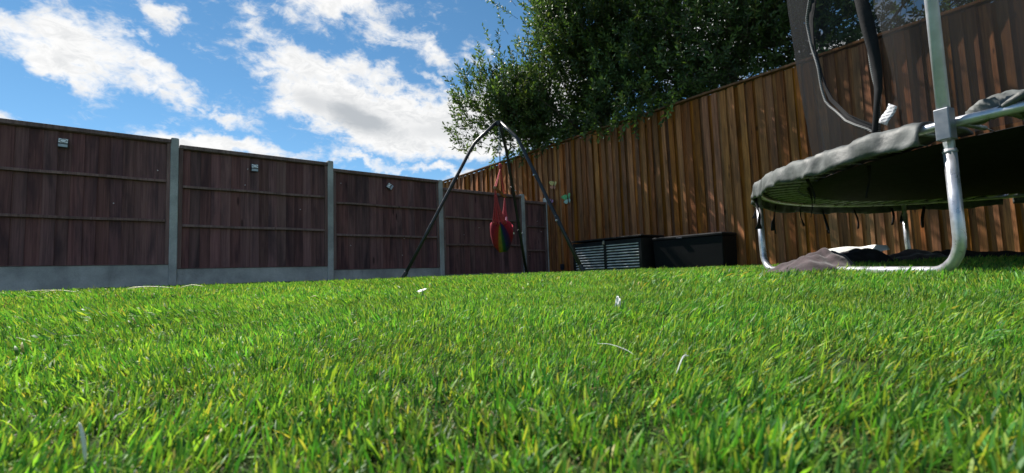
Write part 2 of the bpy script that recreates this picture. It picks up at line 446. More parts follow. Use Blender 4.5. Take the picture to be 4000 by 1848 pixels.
def plank(w, h, t0, t1, seed, zseg=7, wob=.0025):
    """feather edge board, thin left edge at x=0, thick right edge at x=w, front towards -Y"""
    rg = random.Random(seed); mb = MB(); vs = []
    ph = rg.uniform(0, 6)
    for i in range(zseg + 1):
        z = h * i / zseg
        dx = wob * math.sin(ph + z * 2.3) + rg.uniform(-wob, wob) * .5
        dy = wob * .8 * math.sin(ph * 2 + z * 1.7)
        vs += [(dx, -.0, z), (w + dx, -t0 + dy, z), (w + dx, -t0 - t1 + dy, z), (w - .004 + dx, -t0 - t1 - .0015 + dy, z), (dx, -t0, z)]
    fs = []
    for i in range(zseg):
        for k in range(5):
            l = (k + 1) % 5
            fs.append((i * 5 + k, i * 5 + l, (i + 1) * 5 + l, (i + 1) * 5 + k))
    fs += [(4, 3, 2, 1, 0), tuple(zseg * 5 + k for k in range(5))]
    mb.add(vs, fs); return mb.mesh('board')

# --- tall feather edge fence along the right side
rf = fence_frame('feather_edge_fence', CORNER, DR, NR)
tag(rf, 'tall reddish brown fence of overlapping vertical boards under the tree', 'fence')
H_R = 2.74
variants = [plank(.13, H_R, .006, .015, 100 + i) for i in range(6)]
for v in variants: v.materials.append(M['cedar'])
s = -6.2
def pitch_at(s):
    return float(np.interp(s, [-4, -1.5, .5, 2, 3.3, 4.6, 5.4, 9], [.21, .185, .165, .15, .14, .125, .12, .118]))
k = 0
LEFT_END = 9.6
while s < LEFT_END:
    p = pitch_at(s) * random.uniform(.88, 1.12)
    proud = float(np.interp(s, [3.2, 4.6], [.014, .005]))
    fw_ = p * float(np.interp(s, [3.2, 4.8], [.62, .78])) * random.uniform(.92, 1.08)
    # a back board, then a front board lapped over its edge and its neighbour's
    for front in (0, 1):
        o = bpy.data.objects.new('board', variants[k % 6]); COL.objects.link(o); o.parent = rf
        if front:
            o.location = (s, -.010 - proud - random.uniform(0, .006), .03 + random.uniform(-.008, .008)); wv = fw_
        else:
            o.location = (s + fw_ - .085, -.002 - .003 * (k % 4 == 0), .03 + random.uniform(-.008, .008)); wv = p - fw_ + .16
        o.scale = (wv / .13, random.uniform(.75, 1.1) if front else .45, 1.0)
        o.rotation_euler = (R(random.gauss(0, .08)), R(random.gauss(0, .16)), R(random.gauss(0, 1.6)) if front else 0)
        k += 1
    s += p
# capping along the top, in lengths that butt together
s = -6.2; caps = [-6.2, -3.4, -.6, 2.3, 5.1, 7.4, 9.7]
for a, b in zip(caps, caps[1:]):
    mb = MB(); L_ = b - a - .003
    n = 8
    for face in (0,):
        pts = []
    vs = []; fs = []
    for i in range(n + 1):
        x = L_ * i / n; dz = .003 * math.sin(i * 1.3 + a)
        vs += [(x, -.072, H_R + .045 + dz), (x, .02, H_R + .045 + dz), (x, .02, H_R + .083 + dz), (x, -.072, H_R + .077 + dz)]
    for i in range(n):
        for q in range(4):
            fs.append((i * 4 + q, (i + 1) * 4 + q, (i + 1) * 4 + (q + 1) % 4, i * 4 + (q + 1) % 4))
    fs += [(0, 1, 2, 3), (n * 4 + 3, n * 4 + 2, n * 4 + 1, n * 4)]
    mb.add(vs, fs)
    o = mb.build('capping', 'cedar_cap', rf, bevel=.004); o.location = (a, 0, 0)
# rails nailed on the far side
for z in (.5, 1.45, 2.4):
    mb = MB(); mb.box((1.75, .035, z), (7.9, .028, .04)); mb.build('rail', 'cedar_cap', rf)

# --- concrete posted panel fence along the left side
lf = fence_frame('panel_fence', P0, DL, NL)
tag(lf, 'dark brown panel fence with grey concrete posts and gravel boards', 'fence')
BAY = 1.93
post_s = [-2 * BAY, -BAY, 0, 1.935, 3.865, 5.785, 6.47]
post_top = [2.10, 2.05, 2.0, 1.95, 1.846, 1.74, 1.72]
panel_top = [2.02, 1.968, 1.912, 1.83, 1.705, 1.612]
panel_bot = [.45, .396, .342, .286, .160, .06]
def post_mesh(h):
    mb = MB(); w, d, b = .043, .05, .008
    prof = [(-w, -d + b), (-w + b, -d), (w - b, -d), (w, -d + b), (w, d), (-w, d)]
    vs = [(x, y, -.2) for x, y in prof] + [(x, y, h - .012) for x, y in prof] + [(x * .82, y * .85, h) for x, y in prof]
    fs = []
    for r in range(2):
        for i in range(6): fs.append((r * 6 + i, r * 6 + (i + 1) % 6, (r + 1) * 6 + (i + 1) % 6, (r + 1) * 6 + i))
    fs += [tuple(range(5, -1, -1)), tuple(range(12, 18))]
    mb.add(vs, fs); return mb.mesh('post')
for sx, zt in zip(post_s, post_top):
    o = put('post', post_mesh(zt), 'concrete', lf, bevel=.002); o.location = (sx, 0, 0)
    o.rotation_euler = (R(random.gauss(0, .1)), R(random.gauss(0, .08)), 0)
pb = [plank(.135, 1.0, .004, .009, 300 + i) for i in range(6)]
for v in pb: v.materials.append(M['brown'])
for i in range(6):
    a, b = post_s[i] + .047, post_s[i + 1] - .047
    zt, zb = panel_top[i], panel_bot[i]; W = b - a; Hh = zt - zb
    # gravel board
    mb = MB(); mb.box(((a + b) / 2, .0, (zb - .004 - .25) / 2 + .0), (W / 2 + .006, .022, (zb - .004 + .25) / 2 ))
    g = mb.build('gravel_board', 'concrete', lf, bevel=.004)
    # the panel: its end battens are the part, boards, rails and capping are pieces of it
    mb = MB(); y0_, y1_ = -.038, -.006; vs = []; z0_, z1_ = zb + .001, zt - .044
    for y_ in (y0_, y1_):
        vs += [(a - .004, y_, z0_), (b + .004, y_, z0_), (b + .004, y_, z1_), (a - .004, y_, z1_), (a + .036, y_, z0_ + .004), (b - .036, y_, z0_ + .004), (b - .036, y_, z1_ - .004), (a + .036, y_, z1_ - .004)]
    fs = []
    for q in range(4):
        r_ = (q + 1) % 4
        fs += [(q, r_, r_ + 4, q + 4), (q + 8, q + 12, r_ + 12, r_ + 8), (q + 8, r_ + 8, r_, q), (q + 4, r_ + 4, r_ + 12, q + 12)]
    mb.add(vs, fs); pn = mb.build('fence_panel', 'brown_rail', lf)
    nb = max(4, round(W / .117)); pt = W / nb
    for j in range(nb):
        o = bpy.data.objects.new('board', pb[(i * 5 + j * 7) % 6]); COL.objects.link(o); o.parent = pn
        o.location = (a + j * pt - (.018 if j else .016), .012 - random.uniform(0, .003), zb - .009)
        o.scale = ((pt + .018 + (.016 if j == nb - 1 else 0)) / .135, random.uniform(.7, 1.3), Hh - .012)
        o.rotation_euler = (0, R(random.gauss(0, .12)) if 0 < j < nb - 1 else 0, R(random.gauss(0, .5)))
    for fz in (.345, .665):
        mb = MB(); z = zb + Hh * fz; n = 6; vs = []; fs = []
        for q in range(n + 1):
            x = a + .041 + (W - .082) * q / n; dz = .003 * math.sin(q * 1.7 + i * 2 + fz * 9)
            vs += [(x, -.045, z - .017 + dz), (x, -.008, z - .017 + dz), (x, -.008, z + .019 + dz), (x, -.045, z + .014 + dz)]
        for q in range(n):
            for e in range(4): fs.append((q * 4 + e, (q + 1) * 4 + e, (q + 1) * 4 + (e + 1) % 4, q * 4 + (e + 1) % 4))
        fs += [(0, 1, 2, 3), (n * 4 + 3, n * 4 + 2, n * 4 + 1, n * 4)]
        mb.add(vs, fs); mb.build('rail', 'brown_rail', pn, bevel=.002)
    mb = MB(); mb.box(((a + b) / 2, -.012, zt - .018), (W / 2 + .003, .042, .024)); mb.build('capping', 'brown_rail', pn, bevel=.004)
    if Hh > 1:                                     # bright metal discs standing in for sunlight through small holes
        for q in range(4):
            mb = MB(); x = random.uniform(a + .1, b - .1); z = random.uniform(zb + .2, zt - .15)
            c = Vector((x, -.018, z))
            pts = [c + Vector((.006 * math.cos(t_), 0, .005 * math.sin(t_))) for t_ in [k_ * math.pi / 4 for k_ in range(8)]]
            mb.add([p for p in pts] + [p + Vector((0, .02, 0)) for p in pts], [tuple(range(7, -1, -1))] + [(k_, (k_ + 1) % 8, 8 + (k_ + 1) % 8, 8 + k_) for k_ in range(8)])
            mb.build('sun_fleck', 'galv', pn)

# --- solar lamps screwed to the panels
def solar_lamp(s_, z, rot, label):
    root = fence_frame('solar_lamp', P0 + DL * s_ + NL * .028 + UP * z, DL, NL)
    root.rotation_euler = (0, R(rot), math.atan2(DL.y, DL.x))
    tag(root, label, 'solar lamp', 'solar lamps on the panel fence')
    w, h = .043, .050
    mb = MB()                                     # wedge body, deepest at the sill between the two faces
    prof = [(0, h), (-.026, h), (-.036, -.006), (-.030, -h), (0, -h)]
    vs = [(-w, y, z_) for y, z_ in prof] + [(w, y, z_) for y, z_ in prof]
    mb.add(vs, [tuple(range(5)), tuple(range(9, 4, -1))] + [((i + 1) % 5, i, i + 5, (i + 1) % 5 + 5) for i in range(5)])
    body = mb.build('housing', 'lamp_black', root, bevel=.003)
    def face(p, q, m0, m1, x0, x1, off):
        a_, b_ = Vector((0, *p)), Vector((0, *q)); d = b_ - a_; n = Vector((0, -d.z, d.y)).normalized()
        if n.y > 0: n = -n
        return [(x, ) for x in (x0, x1)] and [a_ + d * m + Vector((x, 0, 0)) + n * off for m in (m0, m1) for x in (x0, x1)], n, d, a_
    pu, qu = (-.026, h), (-.036, -.006)
    pl, ql = (-.036, -.006), (-.030, -h)
    def plate(name, p, q, m0, m1, x0, x1, material, th=.003, par=body):
        vs, n, d, a_ = face(p, q, m0, m1, x0, x1, th)
        lo = [v - n * (th + .001) for v in vs]
        mb = MB(); mb.add(vs + lo, [(0, 2, 3, 1), (4, 5, 7, 6), (0, 1, 5, 4), (1, 3, 7, 5), (3, 2, 6, 7), (2, 0, 4, 6)])
        return mb.build(name, material, par, bevel=.0008)
    plate('light_panel', pu, qu, .07, .93, -w * .9, w * .9, 'white_plastic')
    plate('lens', pl, ql, .22, .93, -w * .9, w * .9, 'lamp_grey')
    vs, n, d, a_ = face(pu, qu, 0, 1, 0, 0, .004)
    c = a_ + d * .5 + n * .004
    dn = d.normalized()
    ring = [c + Vector((math.cos(t) * .027, 0, 0)) + dn * (math.sin(t) * .019) for t in [k * math.pi / 12 for k in range(24)]]
    mb = MB(); mb.tube(ring, .0026, 6, closed=True)
    mb.tube([c + Vector((-.039, 0, 0)), c + Vector((-.027, 0, 0))], .0022, 6); mb.tube([c + Vector((.027, 0, 0)), c + Vector((.039, 0, 0))], .0022, 6)
    mb.build('oval_trim', 'lamp_black', body, smooth=True)
    mb = MB(); mb.tube([Vector((0, .01, .0)), Vector((0, 0, .0))], .006, 8); mb.build('screw', 'galv_dull', root)
solar_lamp(-1.034, 1.778, 2, 'solar lamp on the leftmost fence panel, its face upright and turned slightly')
solar_lamp(.900, 1.717, 0, 'solar lamp hanging straight on the second fence panel from the left')
solar_lamp(2.894, 1.638, -58, 'crooked solar lamp tilted on its corner on the third fence panel')


# ------------------------------------------------------------------ trees
def ellip_twigs(blobs, count, rg, front_ok=0.0):
    out = []
    wts = np.array([b[3] * b[4] * b[5] * b[6] for b in blobs]); wts /= wts.sum()
    tries = 0
    while len(out) < count and tries < count * 6:
        tries += 1
        b = blobs[rg.choice(len(blobs), p=wts)]
        d = rg.normal(size=3); d /= np.linalg.norm(d)
        r = rg.uniform() ** .42
        r *= 1 + .16 * math.sin(d[0] * 5 + b[0] * 3) + .12 * math.sin(d[2] * 7 + d[1] * 4 + b[1]) + rg.normal() * .05
        p = np.array([b[0] + d[0] * b[3] * r, b[1] + d[1] * b[4] * r, b[2] + d[2] * b[5] * r])
        # clumps: drop points in the hollows between
        cl = math.sin(p[0] * 2.7 + 1.3 * math.sin(p[2] * 1.9)) + math.sin(p[1] * 2.3 + p[2] * 2.1) + math.sin(p[2] * 3.1 - p[0] * 1.2)
        if cl < -1.1 and rg.uniform() < .7: continue
        off = (p[0] - CORNER.x) * NR.x + (p[1] - CORNER.y) * NR.y
        if p[2] < 3.05 and off > -.35: continue
        if p[2] < 2.3: continue
        out.append((p, d, r))
    return out

def make_tree(name, label, base, blobs, count, rg, extra=(), leaf=.085):
    root = empty(name, base); tag(root, label, 'tree', 'evergreen trees behind the fence')
    inv = Vector(base)
    cols = np.array([(.074, .122, .044), (.098, .152, .048), (.13, .19, .055), (.060, .096, .042), (.18, .21, .06)])
    pr = np.array([.3, .3, .16, .2, .04])
    V = []; F = []; Cc = []
    SV = MB()
    tw = ellip_twigs(blobs, count, rg)
    tw = [(p, d, None) for p, d, r in tw] + [(np.array(p), np.array(d), l) for p, d, l in extra]
    for p, d, length in tw:
        forced = length is not None
        g = np.array([0, 0, .75 if not forced else 0.0])
        ax = d * (.75 if not forced else 1) + g + rg.normal(size=3) * (.3 if not forced else .03); ax /= np.linalg.norm(ax)
        Ln = length or rg.uniform(.22, .42)
        n = int(Ln / .030) + 3
        s1 = np.cross(ax, [0.3, .2, 1]); s1 /= np.linalg.norm(s1); s2 = np.cross(ax, s1)
        bend = rg.normal(size=3) * .12 * Ln
        start = p - ax * Ln * .5
        tone = cols[rg.choice(5, p=pr / pr.sum())] * rg.uniform(.75, 1.25)
        pth = []
        for i in range(n):
            t = (i + .5) / n
            c = start + ax * Ln * t + bend * t * t
            if i % 3 == 0: pth.append(c)
            an = i * 2.4 + rg.uniform(-.4, .4)
            side = s1 * math.cos(an) + s2 * math.sin(an)
            ld = side * rg.uniform(.6, 1.0) + ax * rg.uniform(.35, 1.0); ld /= np.linalg.norm(ld)
            if i >= n - 2: ld = ax + side * .35; ld /= np.linalg.norm(ld)
            ll = leaf * rg.uniform(.7, 1.2); lw = ll * rg.uniform(.17, .24)
            nrm = np.cross(ld, np.cross(ax, ld) + rg.normal(size=3) * .35); nn = np.linalg.norm(nrm)
            nrm = nrm / nn if nn > 1e-6 else s2
            wv = np.cross(ld, nrm); wn = np.linalg.norm(wv); wv = wv / wn if wn > 1e-6 else s1
            o = len(V); cup = nrm * lw * .35; dr = -nrm * ll * rg.uniform(.02, .16)
            b0 = c + ld * .006
            V += [b0, b0 + ld * ll * .42 + wv * lw + cup, b0 + ld * ll * .5, b0 + ld * ll * .42 - wv * lw + cup,
                  b0 + ld * ll * .78 + wv * lw * .75 + cup * .7 + dr * .5, b0 + ld * ll * .78 - wv * lw * .75 + cup * .7 + dr * .5, b0 + ld * ll + dr]
            F += [(o, o + 2, o + 1), (o, o + 3, o + 2), (o + 1, o + 2, o + 4), (o + 2, o + 3, o + 5), (o + 2, o + 6, o + 4), (o + 2, o + 5, o + 6)]
            cc = tone * rg.uniform(.75, 1.25)
            Cc += [cc] * 7
        pth.append(start + ax * Ln + bend)
        if len(pth) > 1:
            q0 = start - ax * .12
            SV.tube([Vector(q0 - np.array(base))] + [Vector(x - np.array(base)) for x in pth], [.005] + [.0035] * (len(pth) - 1) + [.0015], 3, False)
    me = bpy.data.meshes.new('crown')
    V = np.array(V) - np.array(base); me.from_pydata(V.tolist(), [], F)
    a = me.color_attributes.new('tint', 'FLOAT_COLOR', 'POINT')
    cc = np.c_[np.array(Cc), np.ones(len(Cc))].astype(np.float32); a.data.foreach_set('color', cc.ravel())
    o = put('crown', me, 'leaf', root); tag(o, None, None, None, 'stuff')
    o = SV.build('twigs', 'bark', root); tag(o, None, None, None, 'stuff')
    # trunk and limbs
    tk = MB(); top = Vector((.15, .1, 2.3))
    tk.tube(smooth_path([(0, 0, -.1), (.03, -.02, .8), (.1, .06, 1.6), tuple(top)], 4), [.16 - .007 * i for i in range(13)], 10)
    tk.build('trunk', 'bark', root, smooth=True)
    lb = MB()
    for b in blobs:
        c = Vector(b[:3]) - inv
        for j in range(6 if b[3] > 1.25 else 3):
            e = c + Vector((rg.normal() * b[3] * .45, rg.normal() * b[4] * .45, rg.normal() * b[5] * .4))
            off = (e.x + base[0] - CORNER.x) * NR.x + (e.y + base[1] - CORNER.y) * NR.y
            if e.z < 3.1: e.z = 3.1 + abs(rg.normal()) * .3
            mid = top.lerp(e, .5) + Vector((rg.normal() * .2, rg.normal() * .2, .25))
            if mid.z < 2.95: mid.z = 2.95
            st = top.lerp(Vector((.03, 0, 1.2)), rg.uniform(0, .5))
            pth = smooth_path([tuple(st), tuple(st.lerp(mid, .5) + Vector((0, 0, .15))), tuple(mid), tuple(e)], 5)
            lb.tube(pth, list(np.linspace(.06, .008, len(pth))), 6, False)
    lb.build('limbs', 'bark', root, smooth=True)
    return root

rgA = np.random.default_rng(11)
hang = []
def fp(s_, off, z): q = CORNER + DR * s_ + NR * off; return (q.x, q.y, z)
# sprigs that hang over the top of the fence
for s_, z, L_ in [(1.25, 2.80, .5), (1.5, 2.78, .38), (1.75, 2.72, .5), (1.95, 2.83, .45), (2.15, 2.80, .62), (2.35, 2.62, .55), (2.45, 2.80, .5), (2.62, 2.84, .45), (2.95, 2.86, .4), (3.15, 2.66, .5), (3.3, 2.84, .42), (.9, 2.9, .35), (2.05, 2.9, .5), (2.8, 2.9, .5), (-.55, 2.75, .42), (-.9, 2.86, .45), (-1.2, 2.8, .4), (-.2, 2.8, .4), (-1.6, 2.95, .5), (.15, 2.72, .45), (.4, 2.9, .4), (.6, 2.86, .4)]:
    for q in range(2):
        dx, dy = NR.x * .35 + DR.x * random.uniform(-.5, .5), NR.y * .35 + DR.y * random.uniform(-.5, .5)
        hang.append((fp(s_ + random.uniform(-.08, .08), .09 + .1 * random.random(), z + random.uniform(-.03, .1)), (dx, dy, -.7), L_ * random.uniform(.7, 1.1)))
# upright leading shoots on the left outline
for (x, y, z, dx, dz, L_) in [(-1.18, 10.3, 3.62, -.35, .9, .5), (-1.08, 10.4, 4.02, -.3, 1, .55), (-.95, 10.2, 4.42, -.3, 1, .5), (-.78, 10.4, 4.75, -.22, 1, .6), (-.5, 10.3, 4.95, -.15, 1, .6),
                              (-.3, 10.4, 5.35, -.2, 1, .7), (-.15, 10.1, 5.3, -.1, 1, .5), (-.62, 10.3, 5.12, -.2, 1, .65), (-1.0, 10.2, 3.2, -.9, .3, .45), (-.9, 10.5, 2.95, -.8, -.2, .4), (-1.05, 10.1, 4.15, -.45, 1, .5),
                              (-.45, 10.0, 6.5, -.9, .5, .55), (-.2, 10.0, 6.35, -.8, .6, .6), (.02, 9.9, 6.3, -.6, .7, .6), (-.35, 9.95, 6.15, -.9, .35, .45), (-.1, 10.1, 5.75, -.5, .9, .5), (.0, 10.0, 5.95, -.7, .5, .5), (-.75, 10.2, 3.0, -.6, -.5, .4), (-.4, 10.2, 2.95, -.4, -.6, .4)]:
    hang.append(((x, y, z), (dx, random.uniform(-.3, .3), dz), L_))
make_tree('evergreen_tree', 'large dense evergreen tree behind the fence corner, its left lobe overhanging the swing', (2.3, 10.9, .09),
          [(2.75, 9.75, 5.2, 2.35, 1.9, 2.9, 1.0), (.05, 10.5, 3.8, 1.2, 1.0, 1.3, 2.0), (1.3, 10.6, 3.9, 1.4, 1.2, 1.5, 1.0), (1.4, 10.2, 6.2, 1.0, 1.2, 1.6, 1.0)], 6600, rgA, hang, leaf=.097)
rgB = np.random.default_rng(23)
make_tree('evergreen_tree', 'looser evergreen tree behind the fence above the trampoline, sky showing through', (5.7, 8.6, .09),
          [(4.25, 8.0, 4.5, 1.8, 1.5, 2.1, 1.0), (5.9, 7.0, 4.0, 1.7, 1.3, 1.25, .5), (7.2, 6.2, 4.0, 1.4, 1.2, .9, .5)], 2700, rgB, leaf=.092)

# ------------------------------------------------------------------ swing stand and hammock pod
CX, CY, RR = -.133, 6.668, 1.39
AZ = 2.31
stand = empty('swing_stand', (CX, CY, .1)); tag(stand, 'black steel tripod swing stand with bent legs', 'swing stand')
mb = MB(); mb.tube([(0, 0, AZ - .1 - .05), (0, 0, AZ - .1 + .012)], [.045, .05], 14); mb.build('hub', 'black_steel', stand, smooth=False, bevel=.004)
for an in (15, 135, 255):
    d = Vector((math.sin(R(an)), math.cos(R(an)), 0))
    fz = ground(CX + d.x * RR, CY + d.y * RR) - .1 + .012
    ap = d * .03 + UP * (AZ - .1); kn = d * .37 + UP * (1.985 - .1); ft = d * RR + UP * fz
    pth = [ap, ap.lerp(kn, .55), ap.lerp(kn, .86) , kn.lerp(ap, .04) - UP * .004, kn.lerp(ft, .05), kn.lerp(ft, .3), kn.lerp(ft, .62), ft]
    mb = MB(); mb.tube(pth, .0235, 12); leg = mb.build('leg', 'black_steel', stand, smooth=True)
    for t in (.3, .64):
        c = kn.lerp(ft, t); ax = (ft - kn).normalized()
        mb = MB(); mb.tube([c - ax * .07, c + ax * .07], .0275, 12); mb.build('sleeve', 'black_steel', leg, bevel=.002)
        sdv = d.cross(UP)
        mb = MB(); mb.tube([c + sdv * .022, c + sdv * .05], [.012, .010], 8); mb.build('bolt', 'galv', leg)
    mb = MB(); mb.box(ft + UP * .012, (.075, .045, .006), (d, d.cross(UP), UP)); mb.tube([ft + UP * .015, ft + UP * .10 - d * .055], .031, 10); mb.build('foot', 'black_steel', leg, bevel=.003)

pod = empty('hammock_swing', (CX, CY, .43)); tag(pod, 'small rainbow striped hammock swing hanging from the black tripod', 'hammock swing')
Z0 = .43
mb = MB(); zc = AZ - .05 - Z0; i = 0
while zc > 1.985 - .06 - Z0:                      # chain links
    lk = [Vector((0, 0, zc)) + (Vector((math.cos(t) * .011, 0, math.sin(t) * .022)) if i % 2 else Vector((0, math.cos(t) * .011, math.sin(t) * .022))) for t in [k * math.pi / 5 for k in range(10)]]
    mb.tube(lk, .0035, 5, closed=True); zc -= .034; i += 1
mb.build('chain', 'galv_dull', pod, smooth=True)
zk = zc - .012
mb = MB(); lk = [Vector((math.cos(t) * .020, 0, zk + math.sin(t) * .045)) for t in [k * math.pi / 8 for k in range(16)]]; mb.tube(lk, .006, 6, closed=True)
mb.build('carabiner', 'galv', pod, smooth=True)
kz = 1.66 - Z0
mb = MB(); mb.tube([(0, 0, zk - .04), (.002, 0, kz)], .008, 6); mb.build('hanging_rope', 'strap', pod, smooth=True)
mb = MB()
mb.tube(smooth_path([(0, 0, kz + .05), (.004, 0, kz + .02), (0, 0, kz - .04)], 4), [.012, .016, .024, .027, .028, .026, .024, .02, .012], 8); mb.build('knot', 'rope', pod, smooth=True)
BA = Vector((1931, 738)); 
b0 = Vector((-.075, -.36, 1.290 - Z0)); b1 = Vector((.045, .36, 1.288 - Z0))
mb = MB(); mb.tube([b0 - (b1 - b0) * .03, b1 + (b1 - b0) * .03], .021, 12); mb.build('spreader_bar', 'wood_bar', pod, smooth=False, bevel=.003)
def rope_bundle(p, q, n, spread, rad, name):
    mb = MB()
    for k in range(n):
        o1 = Vector((random.uniform(-1, 1), random.uniform(-1, 1), 0)) * spread
        m = p.lerp(q, .5) + o1 * .6 + Vector((0, 0, -.01))
        mb.tube(smooth_path([tuple(p + o1 * .15), tuple(m), tuple(q + o1)], 5), rad, 5)
    return mb.build(name, 'rope', pod, smooth=True)
kk = Vector((0, 0, kz - .03))
rope_bundle(kk, b0, 4, .016, .006, 'cord'); rope_bundle(kk, b1, 4, .016, .006, 'cord')
# cloth seat: slung from the near cords to the far cords, hanging in a bag between
nu, nv = 25, 21
pts = []; at = []
cx0 = .0
for i in range(nu):
    t = i / (nu - 1)                              # near end -> far end
    e = abs(2 * t - 1)
    yy = (t - .5) * .56 * (1 - .05 * e)
    for j in range(nv):
        w = j / (nv - 1) * 2 - 1                  # left edge -> right edge
        base_z = .0 + .40 * e ** 2.2
        bag = (1 - e ** 3)
        half = .152 * (1 - e ** 4) + .022
        xx = cx0 + math.sin(w * 1.35) / math.sin(1.35) * half * (1.0 - .25 * max(0, abs(w) - .6)) + (-.03 + .045 * t) + .007 * math.sin(w * 17) * (1 - .5 * abs(w))
        zz = base_z + .46 * bag * (1 - math.cos(w * 1.32)) * (.75 + .25 * abs(w)) + .010 * math.sin(w * 13 + 1)
        pts.append((xx, yy, zz)); at.append((w + 1) / 2)
mb = MB(); mb.grid(pts, nu, nv, .004, at); mb.build('seat_cloth', 'pod', pod, smooth=True, attr_name='u')
nearc = Vector((-.03, -.275, .40)); farc = Vector((.015, .275, .40))
def gathers(top, y, zc_, xc, w, name):
    mb = MB()
    for k in range(9):
        x = xc + (k / 8 - .5) * 2 * w
        q = Vector((x, y + random.uniform(-.02, .02), zc_ + .02 * abs(k - 4) / 4))
        m = top.lerp(q, .55); m.x = top.x + (x - top.x) * .38
        mb.tube(smooth_path([tuple(top), tuple(m), tuple(q)], 5), [.006, .006, .006, .006, .007, .008, .009, .010, .011, .011, .011], 5)
    return mb.build(name, 'rope', pod, smooth=True)
gathers(b0, -.235, .36, -.03, .095, 'cord_fan'); gathers(b1, .235, .36, .015, .075, 'cord_fan')
# pale inner cushion that shows above the edge, and a care label
mb = MB(); pts = []
for i in range(9):
    for j in range(7):
        a, b = i / 8 * 2 - 1, j / 6 * 2 - 1
        pts.append((.052 + b * .020 * (1 - a * a * .7) + .012 * a, .10 + .03 * math.cos(b), .40 + a * .12))
mb.grid(pts, 9, 7, .02); mb.build('cushion', simple('pink_lilac_cloth', (.55, .27, .38), .85, 0, .45, 18), pod, smooth=True)
mb = MB(); mb.grid([(.155, -.1 + .006 * j, .27 - .012 * i) for i in range(3) for j in range(4)], 3, 4, .0015)
mb.v = [(x + .012 * (y + .1) / .018, y - .03, z) for x, y, z in mb.v]; mb.build('care_label', 'paper', pod)

# ------------------------------------------------------------------ storage boxes by the fence
def box_frame(name, s_, off, z): return fence_frame(name, CORNER + DR * s_ + NR * off + UP * z, DR, NR)
# louvred chest: local x along the fence, front towards -y
X0, X1, DEP, HT = 0.0, 1.47, .605, .585
lc = box_frame('louvred_chest', 1.35, .075, .088); tag(lc, 'dark louvred garden storage chest with a padlock, left of the plain box', 'storage chest')
yf = -DEP
mb = MB()
mb.box(((X0 + X1) / 2, -.01, HT / 2 - .02), (X1 / 2, .01, HT / 2 - .02)); 
mb.box((X0 + .011, -DEP / 2, HT / 2 - .02), (.011, DEP / 2 - .03, HT / 2 - .022)); mb.box((X1 - .011, -DEP / 2, HT / 2 - .02), (.011, DEP / 2 - .03, HT / 2 - .022))
mb.box(((X0 + X1) / 2, yf + .05, HT / 2 - .02), (X1 / 2 - .03, .006, HT / 2 - .03))
mb.build('carcass', 'dark_wood_box', lc, bevel=.003)
for x in (X0 + .028, (X0 + X1) / 2, X1 - .028):
    mb = MB(); mb.box((x, yf + .012, HT / 2 - .025), (.026, .018, HT / 2 - .025)); mb.build('stile', 'dark_wood_box', lc, bevel=.003)
for xa, xb in ((X0 + .055, (X0 + X1) / 2 - .027), ((X0 + X1) / 2 + .027, X1 - .055)):
    mb = MB(); mb.box(((xa + xb) / 2, yf + .014, HT - .085), ((xb - xa) / 2, .014, .035)); mb.build('top_rail', 'dark_wood_box', lc, bevel=.002)
    for k in range(10):
        z = .025 + k * .0465
        mb = MB(); a_ = R(16); ax2 = Vector((0, -math.cos(a_), -math.sin(a_))); ax3 = Vector((0, -math.sin(a_), math.cos(a_)))
        mb.box(((xa + xb) / 2, yf + .020, z + .018), ((xb - xa) / 2, .021, .0075), (Vector((1, 0, 0)), ax2, ax3)); mb.build('slat', 'slat', lc, bevel=.005)
mb = MB(); mb.box(((X0 + X1) / 2, -DEP / 2 - .005, HT - .012), (X1 / 2 + .014, DEP / 2 + .015, .014)); mb.build('lid', 'dark_wood_box', lc, bevel=.005)
mb = MB(); mb.box(((X0 + X1) / 2 - .01, yf - .012, HT - .055), (.016, .006, .02)); lk_ = mb.build('hasp', 'galv_dull', lc, bevel=.002)
mb = MB(); c = Vector(((X0 + X1) / 2 - .012, yf - .022, HT - .085)); mb.box(c, (.019, .008, .018))
mb.tube([c + Vector((.012 * math.cos(t), 0, .016 + .02 * math.sin(t))) for t in [k * math.pi / 8 for k in range(9)]], .0035, 6)
mb.build('padlock', 'brass', lk_, bevel=.002)

# plain box: slightly lifted lid line with a grip recess
pbx = box_frame('deck_box', 2.90, .075, .085); tag(pbx, 'plain smooth black deck box with flat lid, right of the louvred chest', 'storage box')
W2, D2, H2 = 1.13, .42, .53
mb = MB()
n = 6; vs = []
for z, ins in ((0, .012), (H2 - .05, 0)):
    vs += [(ins, 0, z), (W2 - ins, 0, z), (W2 - ins, -D2 + ins, z), (ins, -D2 + ins, z)]
mb.add(vs, [(0, 1, 2, 3), (7, 6, 5, 4)] + [(i, i + 4, (i + 1) % 4 + 4, (i + 1) % 4) for i in range(4)]); mb.build('body', 'dark_box', pbx, bevel=.012)
mb = MB()
vs = []
for z, ins in ((H2 - .047, -.010), (H2 - .012, -.010), (H2, .012)):
    vs += [(ins, 0, z), (W2 - ins, 0, z), (W2 - ins, -D2 + ins, z), (ins, -D2 + ins, z)]
mb.add(vs, [(0, 1, 2, 3), (11, 10, 9, 8)] + [(l * 4 + i, l * 4 + i + 4, l * 4 + (i + 1) % 4 + 4, l * 4 + (i + 1) % 4) for l in range(2) for i in range(4)]); mb.build('lid', 'dark_box', pbx, bevel=.008)
mb = MB(); mb.box((W2 * .42, -D2 - .0125, H2 - .04), (.05, .005, .010)); mb.build('grip', 'lamp_black', pbx, bevel=.004)

